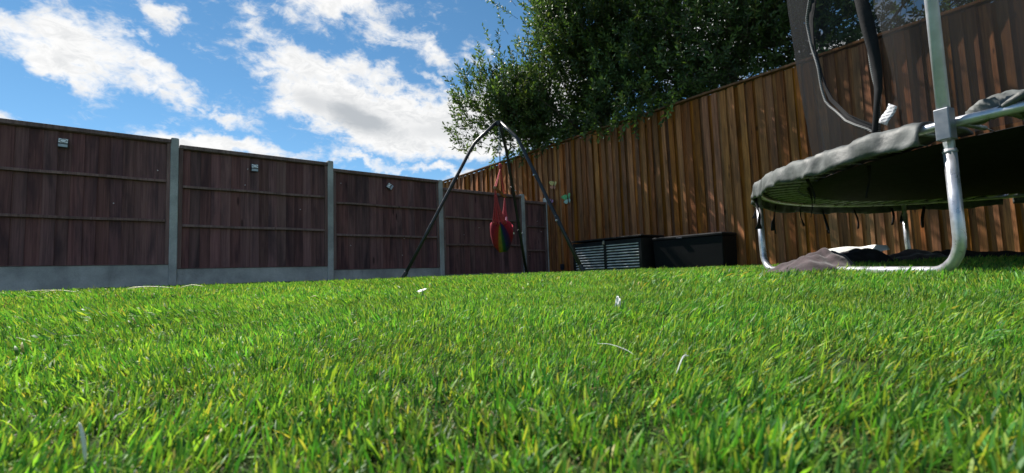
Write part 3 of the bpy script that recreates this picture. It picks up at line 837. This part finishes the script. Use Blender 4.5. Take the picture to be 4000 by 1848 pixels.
# ------------------------------------------------------------------ butterfly ornaments on the fence
def butterfly(s_, z, rot, cols, label, size=.09):
    root = fence_frame('butterfly_ornament', CORNER + DR * s_ + NR * .065 + UP * z, DR, NR)
    root.rotation_euler = (0, R(rot), math.atan2(DR.y, DR.x)); tag(root, label, 'garden ornament', 'butterfly ornaments on the fence')
    mb = MB(); mb.tube([(0, -.004, -.45 * size), (0, -.006, 0), (0, -.004, .38 * size)], [.002, .006, .003], 6); 
    for sx in (-1, 1): mb.tube([(0, -.005, .36 * size), (sx * .12 * size, -.012, .62 * size), (sx * .22 * size, -.012, .75 * size)], .0012, 4)
    mb.build('body', 'lamp_black', root, smooth=True)
    for sx in (-1, 1):
        for nm, c, (ox, oz), (rx, rz), col in (('upper_wing', 0, (.42, .30), (.40, .36), cols[0]), ('lower_wing', 1, (.32, -.26), (.28, .30), cols[1])):
            mb = MB(); pts = []
            for i in range(5):
                rr = i / 4
                for j in range(13):
                    t = j / 12 * 2 * math.pi
                    w = 1 + .16 * math.sin(3 * t + 1)
                    x = ox * size + math.cos(t) * rx * size * rr * w; zz = oz * size + math.sin(t) * rz * size * rr * w + .12 * size * (x / size) * (1 if c == 0 else -1)
                    pts.append((sx * x, -.006 - abs(x) * .45, zz))
            mb.grid(pts, 5, 13, .0015); mb.build(nm, col, root, smooth=True)
ye = simple('yellow_wing', (.62, .50, .18), .5, 0, .35, 60); orr = simple('pink_orange_wing', (.55, .22, .14), .5, 0, .35, 60)
gn = simple('green_wing', (.13, .45, .16), .5, 0, .5, 60); mint = simple('mint_wing', (.40, .58, .48), .5, 0, .3, 60)
pu_ = simple('lilac_wing', (.38, .20, .36), .5, 0, .4, 60)
butterfly(.323, 1.93, 12, (ye, orr), 'yellow and orange butterfly ornament, highest of the three on the fence', .13)
butterfly(.707, 1.592, -8, (gn, mint), 'green butterfly ornament on the brown fence right of the tripod leg', .15)
butterfly(.212, 1.585, 20, (pu_, pu_), 'lilac butterfly ornament on the fence partly behind the tripod leg', .11)
root = fence_frame('wall_plate', CORNER + DR * .443 + NR * .055 + UP * .235, DR, NR); tag(root, 'small dark rectangular plate at the foot of the fence left of the chest', 'plate')
mb = MB(); mb.box((0, -.004, 0), (.045, .012, .06)); mb.build('plate', 'lamp_black', root, bevel=.004)

# ------------------------------------------------------------------ trampoline
TC = Vector((3.42, 2.55, 0)); TR = 1.83; TZ = .65
tr = empty('trampoline', (TC.x, TC.y, .06)); tag(tr, 'large round trampoline with galvanised legs, grey pads and black safety net', 'trampoline')
dz0 = .06
def ring(a, r, z): return Vector((math.cos(R(a)) * r, math.sin(R(a)) * r, z - dz0))
mb = MB(); mb.tube([ring(a, TR, TZ) for a in range(0, 360, 4)], .0205, 12, closed=True); mb.build('frame_ring', 'galv', tr, smooth=True)
# jumping mat
pts = [ring(0, 0, TZ - .075)]; mb = MB(); rings = [.5, 1.0, 1.35, 1.53]; zs = [-.072, -.055, -.025, -.008]
vs = [ring(0, 0, TZ - .078)]; fs = []
for r_, z_ in zip(rings, zs): vs += [ring(a, r_, TZ + z_) for a in range(0, 360, 5)]
for a in range(72): fs.append((0, 1 + a, 1 + (a + 1) % 72))
for l in range(3):
    for a in range(72): fs.append((1 + l * 72 + a, 1 + (l + 1) * 72 + a, 1 + (l + 1) * 72 + (a + 1) % 72, 1 + l * 72 + (a + 1) % 72))
nn = len(vs); vs2 = vs + [v - Vector((0, 0, .004)) for v in vs]
fs2 = fs + [tuple(i + nn for i in reversed(f)) for f in fs] + [(217 + (a + 1) % 72, 217 + a, nn + 217 + a, nn + 217 + (a + 1) % 72) for a in range(72)]
mb.add(vs2, fs2); mb.build('jumping_mat', 'mat', tr, smooth=True)
# springs
mb = MB(); L0, L1 = 1.53, TR - .015
hp = []
for i in range(31):
    t = i / 30; x = L0 + .05 + (L1 - L0 - .09) * t
    hp.append((x, 0, -.004 + .002))
mb.tube([(L0 - .01, 0, -.006), (L0 + .05, 0, 0)], .003, 4)
seg = 14
mb.tube([(L0 + .05 + (L1 - L0 - .09) * i / seg, 0, 0) for i in range(seg + 1)], [.0105 if i % 2 else .0085 for i in range(seg + 1)], 6)
mb.tube([(L1 - .045, 0, 0), (L1 + .005, 0, .012)], .003, 4)
spr = mb.mesh('spring', True); spr.materials.append(M['galv_dull'])
for k in range(80):
    o = bpy.data.objects.new('spring', spr); COL.objects.link(o); o.parent = tr
    o.rotation_euler = (0, 0, R(k * 4.5 + 1)); o.location = (0, 0, TZ - dz0 + .002)
# U shaped legs
def uleg(a0, a1):
    p, q = ring(a0, TR + .004, TZ), ring(a1, TR + .004, TZ)
    gz0 = ground(TC.x + p.x, TC.y + p.y) + .022 - dz0; gz1 = ground(TC.x + q.x, TC.y + q.y) + .022 - dz0
    d = (q - p).normalized(); b = .13
    pth = [p - UP * .10, Vector((p.x, p.y, gz0 + b * 1.4))]
    for k in range(1, 7):
        t = k / 6 * math.pi / 2; pth.append(Vector((p.x, p.y, gz0)) + d * (b * (1 - math.cos(t))) + UP * (b * (1 - math.sin(t))))
    A = Vector((p.x, p.y, gz0)) + d * b; B = Vector((q.x, q.y, gz1)) - d * b
    for k in range(1, 6): pth.append(A.lerp(B, k / 6))
    for k in range(6, -1, -1):
        t = k / 6 * math.pi / 2; pth.append(Vector((q.x, q.y, gz1)) - d * (b * (1 - math.cos(t))) + UP * (b * (1 - math.sin(t))))
    pth += [Vector((q.x, q.y, gz1 + b * 1.4)), q - UP * .10]
    # drop near-duplicate path points
    pp = [pth[0]]
    for x in pth[1:]:
        if (x - pp[-1]).length > .004: pp.append(x)
    mb = MB(); mb.tube(pp, .0215, 12); leg = mb.build('leg', 'galv', tr, smooth=True)
    for e in (p, q):
        mb = MB(); mb.tube([e - UP * .115, e - UP * .108], .0245, 12); mb.tube([e - UP * .12, e - UP * .015], .0185, 12); mb.build('socket', 'galv_dull', leg, bevel=.001)
uleg(152.5, 203); uleg(83, 32); uleg(272, 323)
# net poles with clamp brackets
def pole(a, ztop=2.65):
    e = ring(a, TR + .055, 0)
    mb = MB(); pth = [Vector((e.x, e.y, TZ - .02 - dz0)), Vector((e.x, e.y, 1.5)), Vector((e.x, e.y, ztop - .3)) , Vector((e.x * .985, e.y * .985, ztop))]
    mb.tube(pth, .0215, 14); o = mb.build('net_pole', 'pole', tr, smooth=True)
    d = ring(a, 1, dz0); sdv = d.cross(UP)
    mb = MB(); mb.box(ring(a, TR + .054, TZ - .012), (.024, .0245, .062), (d, sdv, UP)); mb.build('clamp', 'bracket', o, bevel=.004)
for a in (203.5, 322, 30): pole(a)

# padding: vinyl cover over the springs with a skirt outside the ring
def pad(a0, a1, name, label, loose=False, seed=1):
    rg = random.Random(seed); n = int(abs(a1 - a0) / .5) + 1
    prof = [(-.34, .012), (-.30, .030), (-.2, .038), (-.1, .040), (-.03, .039), (.012, .035), (.032, .022), (.040, .002), (.044, -.025), (.046, -.050), (.047, -.072)]
    if loose: prof = [(-.34, .012), (-.30, .030), (-.2, .045), (-.1, .060), (-.04, .066), (.005, .062), (.034, .048), (.044, .028), (.046, .012), (.044, .0), (.038, -.010)]
    pts = []; ph = [rg.uniform(0, 6) for _ in range(8)]
    for i in range(n):
        a = a0 + (a1 - a0) * i / (n - 1); t = abs(a - a0)
        sag = .006 * math.sin(a * .21 + ph[3]) + .004 * math.sin(a * .47 + ph[4])
        for j, (dr, dz) in enumerate(prof):
            w = j / (len(prof) - 1)
            wr = .0045 * math.sin(a * .42 + ph[0] + w * 3) + .0035 * math.sin(a * .95 + ph[1] - w * 6) * (.3 + w) + .0022 * math.sin(a * 1.9 + ph[2] + w * 9) + rg.uniform(-.0012, .0012)
            wr += .008 * max(0, math.sin(a * .77 + w * 5 + ph[6])) ** 3 * (1 if w > .4 else .3) - .006 * max(0, math.sin(a * 1.31 - w * 4 + ph[7])) ** 5
            r_, z_ = TR + dr + wr * (.4 + w), TZ + dz + wr * .5 + sag * (1 - w * .4) + (.007 * math.sin(a * .33 + ph[5]) if j >= 9 else 0)
            if loose and t < 12:                     # torn loose end: gathered to a crumpled point above the ring
                k = (1 - t / 12)
                cr_, cz_ = TR - .02 - .03 * k, TZ + .035 + .05 * math.sin(min(1, k * 1.3) * math.pi)
                r_ = cr_ + (r_ - cr_) * (1 - .75 * k) + .016 * k * math.sin(a * 1.6 + w * 8); z_ = cz_ + (z_ - cz_) * (1 - .35 * k) + .022 * min(1, 2 * k) * math.sin(a * 1.1 + w * 10 + 1)
            pts.append(ring(a, r_, z_))
    mb = MB(); mb.grid(pts, n, len(prof), -.010 if a1 > a0 else .010)
    o = mb.build(name, 'pad', tr, smooth=True)
    if label: o['label'] = label
    return o
pad(200.6, 60, 'safety_pad', None, False, 3)
pad(204.6, 300, 'safety_pad', 'loose pad with a crumpled end above the bare ring', True, 5)
pad(302, 418, 'safety_pad', None, False, 8)
# tie cords
def strap(a, r_, z, L_, w=.014, sway=.02, seed=0):
    rg = random.Random(seed); c = ring(a, r_, z); sd_ = Vector((-math.sin(R(a + 30)), math.cos(R(a + 30)), 0))
    n = 7; pts = []
    for i in range(n):
        t = i / (n - 1); p = c - UP * (L_ * t) + Vector((math.sin(t * 3 + seed) * sway, math.cos(t * 2.2 + seed) * sway * .6, 0))
        tw = t * rg.uniform(.5, 1.6); s2 = sd_ * math.cos(tw) + Vector((math.cos(R(a)), math.sin(R(a)), 0)) * math.sin(tw)
        pts += [p - s2 * w / 2, p + s2 * w / 2]
    mb = MB(); mb.grid(pts, n, 2, .004); mb.build('tie_strap', 'strap', tr, smooth=True)
for k, (a, r_, L_, w) in enumerate([(154.5, 1.86, .17, .03), (151, 1.87, .10, .02), (133, 1.84, .15, .02), (131.5, 1.84, .17, .013), (119, 1.80, .11, .012), (107, 1.85, .16, .018), (97, 1.84, .13, .012), (86, 1.86, .11, .016),
                                     (83.5, 1.85, .10, .02), (78, 1.85, .14, .02), (52, 1.84, .12, .02), (49, 1.84, .17, .015), (175, 1.7, .10, .012), (163, 1.58, .14, .012), (186, 1.62, .12, .01)]):
    strap(a, r_, TZ - .04, L_ * 1.25 + .02, w * 1.7, .02, k)

# safety net: a tapering sleeve of black mesh with a laced door opening
NB, NTOP, ZB, ZT = 1.43, 1.58, TZ + .03, 2.60
def net_pt(a, z, sag=1.0):
    t = (z - ZB) / (ZT - ZB); r_ = NB + (NTOP - NB) * t + sag * (.022 * math.sin(R(a) * 17 + z * 1.6) * (1 - t) + .010 * math.sin(R(a) * 41 + z * 2) + .012 * math.sin(R(a) * 9 + z * 2.5))
    return ring(a, r_, z)
DOOR_A = [(0, 186.0), (.1, 181.5), (.197, 176.8), (.273, 173.0), (.43, 167.9), (.56, 166.4), (.68, 165.8), (.82, 164.6), (1.0, 164.9), (1.1, 167), (1.4, 169), (2.0, 170)]
DOOR_B = [(0, 178.4), (.08, 179.2), (.167, 180.5), (.25, 182.6), (.357, 184.4), (.48, 184.5), (.655, 184.3), (.84, 184.1), (1.2, 183), (2.0, 182)]
fa = lambda h: min(float(np.interp(h, [x[0] for x in DOOR_A], [x[1] for x in DOOR_A])), fb(h) - .4)
fb = lambda h: float(np.interp(h, [x[0] for x in DOOR_B], [x[1] for x in DOOR_B]))
pts = []; nz_ = 27; na = 150
for i in range(na):
    t = i / (na - 1)
    for j in range(nz_):
        h = (ZT - ZB) * (j / (nz_ - 1)) ** 1.4
        a0, a1 = fb(h), fa(h) + 360
        pts.append(net_pt(a0 + (a1 - a0) * t, ZB + h))
mb = MB(); mb.grid(pts, na, nz_); mb.build('net', 'net', tr, smooth=True)
for fx, rad in ((fa, .0075), (fb, .009)):
    pth = [net_pt(fx(h) + .5 * math.sin(h * 11), ZB + h) + Vector((0, 0, 0)) for h in np.linspace(0, ZT - ZB, 44)]
    mb = MB(); mb.tube(pth, rad, 8); mb.build('door_zip', 'zip', tr, smooth=True)
# folded door flap hanging beside the right zip
flap_m = simple('black_door_flap', (.016, .016, .018), .85, 0, .3, 20, .3, 80, .2)
pts = []
for i in range(40):
    h = (ZT - ZB) * i / 39
    for j in range(4):
        w = j / 3; wd = (1.5 + 1.1 * math.sin(h * 5.2 + 1.2)) * min(1, .35 + h * 3)
        p = net_pt(min(fa(h) + .3 + w * wd, fb(h)), ZB + h); p -= (p - ring(0, 0, ZB + h)).normalized() * (.006 + .012 * math.sin(w * math.pi))
        pts.append(p)
mb = MB(); mb.grid(pts, 40, 4, .003); mb.build('door_flap', flap_m, tr, smooth=True)
pts = []
for i in range(24):
    h = (ZT - ZB) * i / 23
    for j in range(6):
        w = j / 5
        wd = (1.6 + .8 * math.sin(h * 2.2 + .5)) * min(1, .25 + h * 2.2)
        p = net_pt(fb(h) + w * wd, ZB + h); p += (p - ring(0, 0, ZB + h)).normalized() * (.012 + .02 * math.sin(w * math.pi) + .008 * math.sin(h * 9 + w * 5))
        pts.append(p)
mb = MB(); mb.grid(pts, 24, 6, .004); mb.build('door_flap', flap_m, tr, smooth=True)
# dark pole sleeve inside
tp = net_pt(186.5, ZB + .19, 0) + ring(186.5, .03, dz0)
mb = MB(); ax1 = Vector((math.sin(R(195)), -math.cos(R(195)), 0)); ax3 = (UP + ax1 * -.75).normalized()
ax1b = ax3.cross(ax1.cross(ax3)).normalized(); ax1b = ax1.cross(UP).cross(ax3).normalized()
pts = []
for i in range(7):
    for j in range(4):
        pts.append(ax3 * (.10 * (i / 6 - .5)) + ax1b * (.05 * (j / 3 - .5)) + ring(195, .006 * math.sin(i * 1.1), dz0))
mb.grid(pts, 7, 4, .001); o = mb.build('care_label', 'tag', tr, smooth=True); o.location = tp
o['label'] = 'white printed care label on the net'

# ------------------------------------------------------------------ cloth heaps under the trampoline
def heap(name, label, cat, c, rx, ry, h, rot, material, seed, folds=1.0, peak=(0, 0), n=40):
    rg = np.random.default_rng(seed); root = None
    ph = rg.uniform(0, 6, 12); pts = []
    cs, sn = math.cos(rot), math.sin(rot)
    for i in range(n):
        rr = i / (n - 1)
        for j in range(n * 2 + 1):
            t = j / (n * 2) * 2 * math.pi
            ed = 1 + .14 * math.sin(2 * t + ph[0]) + .10 * math.sin(3 * t + ph[1]) + .06 * math.sin(5 * t + ph[2]) + .03 * math.sin(9 * t + ph[3])
            x, y = math.cos(t) * rr * ed, math.sin(t) * rr * ed
            px_, py_ = x - peak[0] * (1 - rr), y - peak[1] * (1 - rr)
            prof = (1 - rr ** 2.4) ** .8 if rr < 1 else 0
            f = folds * 1.15 * (.10 * math.sin(7 * x + 4 * y + ph[4] + 2 * math.sin(3 * y)) + .08 * math.sin(13 * y - 5 * x + ph[5] + 1.5 * math.sin(4 * x)) + .05 * math.sin(21 * x + 9 * y + ph[6]))
            z = h * max(0.0, prof * (1 + f) * (.75 + .35 * math.sin(2.1 * x + ph[7])) + (.05 * (1 - rr) if rr < 1 else 0))
            X, Y = px_ * rx, py_ * ry
            wx, wy = c[0] + X * cs - Y * sn, c[1] + X * sn + Y * cs
            pts.append((wx - c[0], wy - c[1], ground(wx, wy) + .012 + z + (0 if rr < 1 else -.03) - c[2]))
    mb = MB(); mb.grid(pts, n, n * 2 + 1); o = mb.build(name, material, None, smooth=True, loc=c)
    tag(o, label, cat); return o
jk = heap('jacket', 'crumpled dusty plum jacket lying over the trampoline leg bar', 'jacket', (1.74, 2.78, .06), .27, .19, .105, R(-38), 'jacket', 5, 1.25)
c2 = (2.86, 4.02, .06)
dk = heap('dark_cloth', 'black cloth heap beside the plum jacket under the trampoline', 'cloth', c2, .30, .25, .175, R(-32), 'charcoal_cloth', 9, .7, (.35, 0))
heap('cloth_heap', 'long dark cloth heap by the fence behind the near trampoline leg', 'cloth', (3.95, 4.05, .07), .40, .2, .16, R(-42), 'charcoal_cloth', 14, .8, (.1, 0))
heap('grey_cloth', 'flat greyish cloth beside the far trampoline leg', 'cloth', (3.25, 3.95, .07), .36, .16, .085, R(-38), 'jacket', 21, 1.4)
# pale sheet lying over the black cloth, its right corner held out stiffly
bx, by = Vector((.84, -.54, 0)), Vector((.54, .84, 0))
pts = []; nu, nv = 22, 9
for i in range(nu):
    t = i / (nu - 1)
    top = .262 - .03 * max(0, .25 - t) / .25 + .004 * math.sin(t * 9); bot = top - (.010 + .085 * math.sin(min(1, t * 1.25) * math.pi * .62) * (1 - max(0, t - .72) * 2.3))
    for j in range(nv):
        w = j / (nv - 1)
        p = Vector((2.86, 4.36, 0)) + bx * (t * .47) + by * (.07 * (w - .5) * (1 + t) + .012 * math.sin(t * 11 + w * 5))
        pts.append((p.x, p.y, bot + (top - bot) * w + .004 * math.sin(t * 17 + w * 7)))
mb = MB(); mb.grid(pts, nu, nv, .004)
o = mb.build('pale_sheet', 'sheet', None, smooth=True); o.location = (0, 0, 0)
tag(o, 'pale off white sheet lying on the dark cloth under the trampoline', 'sheet')

# ------------------------------------------------------------------ litter in the grass
def strand(name, label, cat, pts, rad, material, group=None):
    mb = MB(); base = Vector(pts[0]); pth = smooth_path([tuple(Vector(p) - base) for p in pts], 5); n = len(pth)
    mb.tube(pth, [rad * (.35 + .65 * math.sin(math.pi * (.12 + .8 * i / (n - 1)))) for i in range(n)], 5)
    o = mb.build(name, material, None, smooth=True, loc=base); tag(o, label, cat, group); return o
def gz(x, y, h): return (x, y, ground(x, y) + h)
STR = [((-3.58, 3.30), (-3.42, 3.36), (-3.22, 3.34), (-3.02, 3.30)), ((-3.16, 3.12), (-3.02, 3.13), (-2.86, 3.12)), ((-3.05, 3.66), (-2.92, 3.67), (-2.78, 3.62)), ((-2.92, 3.48), (-2.76, 3.55), (-2.52, 3.55)), ((-2.62, 3.68), (-2.52, 3.71), (-2.40, 3.70))]
LB = ['longest dry straw stem on the lawn at the far left by the fence', 'dry straw stem nearest the camera at the left edge of the lawn', 'short arched straw stem just below the fence, left of centre of the straws', 'dry straw stem rising to the right on the lawn before the first post', 'shortest straw stem, rightmost of the five on the lawn']
for q, lb in zip(STR, LB):
    nq = len(q)
    strand('straw_stem', lb, 'straw', [gz(x, y, .024 + .016 * math.sin(math.pi * i / (nq - 1)) + (.004 if i else -.01)) for i, (x, y) in enumerate(q)], .0035, 'straw', 'dry straw stems on the lawn')
strand('white_thread', 'thin white thread caught in the grass, right of centre', 'thread', [gz(.095, .56, .030), gz(.108, .55, .030), gz(.122, .535, .026), gz(.128, .525, .022)], .0003, 'paper')
def petal(name, label, c, L_, W_, tilt, yaw, seed, parts=3):
    rg = random.Random(seed); mb = MB()
    for q in range(parts):
        pts = []; y0 = yaw + rg.uniform(-.5, .5); ti = tilt + rg.uniform(-.25, .25)
        ax = Vector((math.cos(y0) * math.cos(ti), math.sin(y0) * math.cos(ti), math.sin(ti))); sd_ = Vector((-math.sin(y0 + .5), math.cos(y0 + .5), .2)); nm = ax.cross(sd_).normalized()
        for i in range(7):
            t = i / 6; w = W_ * (math.sin(math.pi * (.12 + .8 * t)) ** .7) / 2
            for j in range(5):
                u = j / 4 * 2 - 1
                pts.append(ax * (L_ * t * (1 - .15 * q)) + sd_ * (u * w) + nm * (.25 * w * u * u + .12 * L_ * t * t * rg.uniform(.6, 1)))
        mb.grid(pts, 7, 5, .0006)
    o = mb.build(name, 'paper', None, smooth=True, loc=c); tag(o, label, 'litter'); return o
petal('paper_scrap', 'white crumpled scrap standing up in the grass, right of centre', (.255, 1.19, ground(.255, 1.19) + .012), .031, .013, 1.35, .3, 3)
petal('paper_scrap', 'small flat white scrap on the grass below the swing', (-.405, 2.0, ground(-.4, 2.0) + .026), .040, .018, .12, .1, 5, 2)
strand('glint_blade', 'broad blade with a painted white glint in the front right grass', 'strand', [gz(.150, .455, .016), gz(.160, .462, .030), gz(.166, .464, .030)], .0007, 'paper')  # light glints on grass blades, painted in as white strands
strand('glint_blade', 'upright blade with a painted white glint in the front left grass', 'strand', [gz(-.262, .295, .012), gz(-.262, .293, .026), gz(-.263, .291, .036)], .0011, 'paper')


# ------------------------------------------------------------------ grass
def make_tuft(seed, nblades, rad, lmin, lmax, wmin, wmax, segs, curls, lean):
    rg = random.Random(seed); V = []; F = []; Cc = []
    pal = [((.072, .190, .030), .27), ((.128, .265, .038), .27), ((.215, .315, .046), .20), ((.30, .345, .066), .08), ((.030, .100, .026), .18)]
    def blade(bx_, by_, yaw, ln, wd, tilt, curl, col):
        o = len(V); d = Vector((math.cos(yaw), math.sin(yaw), 0)); sdv = Vector((-math.sin(yaw + rg.uniform(-.5, .5)), math.cos(yaw), 0)).normalized()
        p = Vector((bx_, by_, -.002)); ang = tilt
        for i in range(segs + 1):
            t = i / segs; w = wd * (1 - .12 * t) if i < segs else 0
            if i == segs:
                V.append(p); Cc.append(col)
            else:
                V.append(p - sdv * w / 2); V.append(p + sdv * w / 2)
                for _ in range(2): Cc.append(col)
            p = p + (d * math.sin(ang) + UP * math.cos(ang)) * (ln / segs); ang += curl / segs
        for i in range(segs - 1): F.append((o + 2 * i, o + 2 * i + 1, o + 2 * i + 3, o + 2 * i + 2))
        F.append((o + 2 * segs - 2, o + 2 * segs - 1, o + 2 * segs))
    for k in range(nblades):
        r_ = rad * math.sqrt(rg.random()); t = rg.uniform(0, 6.28)
        x = rg.random(); acc = 0
        for col, w in pal:
            acc += w
            if x <= acc: break
        col = tuple(c * rg.uniform(.9, 1.38) for c in col)
        blade(r_ * math.cos(t), r_ * math.sin(t), rg.uniform(0, 6.28), rg.uniform(lmin, lmax), rg.uniform(wmin, wmax), abs(rg.gauss(0, lean)), rg.gauss(.5, .7), col)
    for k in range(curls):
        r_ = rad * math.sqrt(rg.random()); t = rg.uniform(0, 6.28)
        col = rg.choice([(.20, .15, .05), (.13, .12, .035), (.26, .21, .08), (.09, .13, .03)])
        blade(r_ * math.cos(t), r_ * math.sin(t), rg.uniform(0, 6.28), rg.uniform(.012, .022), wmin * .7, .5, rg.uniform(2, 4.5), col)
    me = bpy.data.meshes.new('tuft'); me.from_pydata(V, [], F)
    a = me.color_attributes.new('tint', 'FLOAT_COLOR', 'POINT'); a.data.foreach_set('color', np.c_[np.array(Cc), np.ones(len(Cc))].astype(np.float32).ravel())
    me.polygons.foreach_set('use_smooth', [True] * len(me.polygons)); me.materials.append(M['grass'])
    return me

tufts = bpy.data.collections.new('turf_tufts')
for i in range(10):
    tufts.objects.link(bpy.data.objects.new('tuft_%02d' % i, make_tuft(500 + i, 11, .013, .012, .0235, .0010, .0018, 4, 4, .46)))
for i in range(8):
    tufts.objects.link(bpy.data.objects.new('tuft_%02d' % (10 + i), make_tuft(600 + i, 22, .024, .014, .0255, .0013, .0022, 3, 3, .46)))
for i in range(6):
    tufts.objects.link(bpy.data.objects.new('tuft_%02d' % (18 + i), make_tuft(700 + i, 30, .046, .018, .030, .0026, .0046, 2, 0, .48)))

def scatter():
    P = []; I = []
    zones = [(0.0, .95, 8200, (0, 10)), (.95, 2.6, 3400, (10, 18)), (2.6, 13.0, 1000, (18, 24))]
    for r_a, r_b, dens, (i0, i1) in zones:
        lim = r_b + .2
        nx = int(dens * (2 * lim) * (lim + .9))
        x = RNG.uniform(-lim, lim, nx); y = RNG.uniform(-.9, lim, nx)
        d = np.hypot(x, y) + RNG.normal(0, .06 * r_b, nx)
        keep = (d >= r_a) & (d < r_b) if r_a else d < r_b
        # inside the garden: before both fences
        offL = (x - P0.x) * NL.x + (y - P0.y) * NL.y; offR = (x - CORNER.x) * NR.x + (y - CORNER.y) * NR.y
        keep &= (offL > .06) & (offR > .03) & (x < 7.5) & (x > -7.0)
        keep &= ~((np.hypot(x, y) < .10))
        hol = np.sin(x * 31 + 2.1 * np.sin(y * 23)) * np.sin(y * 37 + 1.7 * np.sin(x * 19)) + .5 * np.sin(x * 71 + y * 53) * np.cos(y * 67 - x * 29)
        keep &= (hol > -.6) | (RNG.uniform(size=nx) < .22)
        x, y = x[keep], y[keep]
        P.append(np.stack([x, y, ground_np(x, y)], -1)); I.append(RNG.integers(i0, i1, len(x)))
    P = np.concatenate(P); I = np.concatenate(I); n = len(P)
    x, y = P[:, 0], P[:, 1]
    # brushed pile: the lean wanders over the lawn
    lx = .26 * np.sin(x * 2.3 + 1.2 * np.sin(y * 1.9)) + .22 * np.clip(x, -1.2, 1.2); ly = .20 * np.cos(y * 2.9 + x * 1.3) - .05
    lx += .25 * np.sin(x * 9.0 + y * 5.0) * np.cos(y * 8.0 - x * 3); ly += .22 * np.cos(x * 7.0 - y * 11.0)
    rot = np.stack([-ly + RNG.normal(0, .16, n), lx + RNG.normal(0, .16, n), RNG.uniform(0, 6.283, n)], -1)
    # euler XYZ: spin first, then lean -> use ZYX composition by quaternions
    from mathutils import Euler
    cz, sz = np.cos(rot[:, 2] / 2), np.sin(rot[:, 2] / 2)
    ax, ay = rot[:, 0] / 2, rot[:, 1] / 2
    qx, qy = np.sin(ax), np.sin(ay); qw = np.sqrt(np.clip(1 - qx ** 2 - qy ** 2, 0, 1))
    # q = lean * spin
    W = qw * cz; X = qx * cz + qy * sz; Y = qy * cz - qx * sz; Z = qw * sz
    ex = np.arctan2(2 * (W * X + Y * Z), 1 - 2 * (X * X + Y * Y)); ey = np.arcsin(np.clip(2 * (W * Y - Z * X), -1, 1)); ez = np.arctan2(2 * (W * Z + X * Y), 1 - 2 * (Y * Y + Z * Z))
    scl = RNG.uniform(.78, 1.22, n) * (1 + .14 * np.sin(x * 5.2 + y * 3.1) * np.sin(y * 6.1 - x * 2)) * (1 + .16 * np.sin(x * 31 + 2.1 * np.sin(y * 23)) * np.sin(y * 37 + 1.7 * np.sin(x * 19)))
    me = bpy.data.meshes.new('grass'); me.from_pydata(P.tolist(), [], [])
    a = me.attributes.new('rot', 'FLOAT_VECTOR', 'POINT'); a.data.foreach_set('vector', np.stack([ex, ey, ez], -1).astype(np.float32).ravel())
    a = me.attributes.new('scl', 'FLOAT', 'POINT'); a.data.foreach_set('value', scl.astype(np.float32))
    a = me.attributes.new('idx', 'INT', 'POINT'); a.data.foreach_set('value', I.astype(np.int32))
    me.materials.append(M['grass'])
    o = bpy.data.objects.new('grass', me); COL.objects.link(o)
    tag(o, 'short bright green artificial grass blades covering the whole lawn', 'grass', None, 'stuff')
    ng = bpy.data.node_groups.new('turf', 'GeometryNodeTree')
    ng.interface.new_socket('Geometry', in_out='INPUT', socket_type='NodeSocketGeometry'); ng.interface.new_socket('Geometry', in_out='OUTPUT', socket_type='NodeSocketGeometry')
    gi = ng.nodes.new('NodeGroupInput'); go = ng.nodes.new('NodeGroupOutput')
    ci = ng.nodes.new('GeometryNodeCollectionInfo'); ci.inputs['Collection'].default_value = tufts; ci.inputs['Separate Children'].default_value = True; ci.inputs['Reset Children'].default_value = True
    ip = ng.nodes.new('GeometryNodeInstanceOnPoints'); ip.inputs['Pick Instance'].default_value = True
    def na(name, t):
        nd = ng.nodes.new('GeometryNodeInputNamedAttribute'); nd.data_type = t; nd.inputs['Name'].default_value = name
        return next(s_ for s_ in nd.outputs if s_.enabled and s_.name == 'Attribute')
    L_ = ng.links.new
    L_(gi.outputs[0], ip.inputs['Points']); L_(ci.outputs[0], ip.inputs['Instance'])
    L_(na('idx', 'INT'), ip.inputs['Instance Index']); L_(na('rot', 'FLOAT_VECTOR'), ip.inputs['Rotation']); L_(na('scl', 'FLOAT'), ip.inputs['Scale'])
    L_(ip.outputs[0], go.inputs[0])
    md = o.modifiers.new('turf', 'NODES'); md.node_group = ng
    print('grass tufts', n)
scatter()
# a tussock of loose clippings in front of the deck box
def clump():
    rg = random.Random(4); V = []; F = []; Cc = []
    for k in range(260):
        t = rg.uniform(0, 6.28); r_ = math.sqrt(rg.random()); x, y = math.cos(t) * r_ * .085, math.sin(t) * r_ * .05
        z = .055 * (1 - r_ ** 2) * rg.random()
        d = Vector((rg.gauss(0, 1), rg.gauss(0, 1), rg.uniform(.1, 1))).normalized(); sdv = d.cross(UP).normalized() * .0035
        p = Vector((x, y, z)); o = len(V); L_ = rg.uniform(.015, .03)
        V += [p - sdv, p + sdv, p + d * L_ + UP * -.004]; F.append((o, o + 1, o + 2))
        c = (rg.uniform(.12, .22), rg.uniform(.22, .32), .04); Cc += [c] * 3
    me = bpy.data.meshes.new('clump'); me.from_pydata(V, [], F)
    a = me.color_attributes.new('tint', 'FLOAT_COLOR', 'POINT'); a.data.foreach_set('color', np.c_[np.array(Cc), np.ones(len(Cc))].astype(np.float32).ravel())
    me.materials.append(M['grass'])
    x, y = 2.13, 6.72
    o = bpy.data.objects.new('grass_clump', me); COL.objects.link(o); o.location = (x, y, ground(x, y) + .02)
    tag(o, 'small pale green clump of loose grass in front of the two boxes', 'grass clump')
clump()
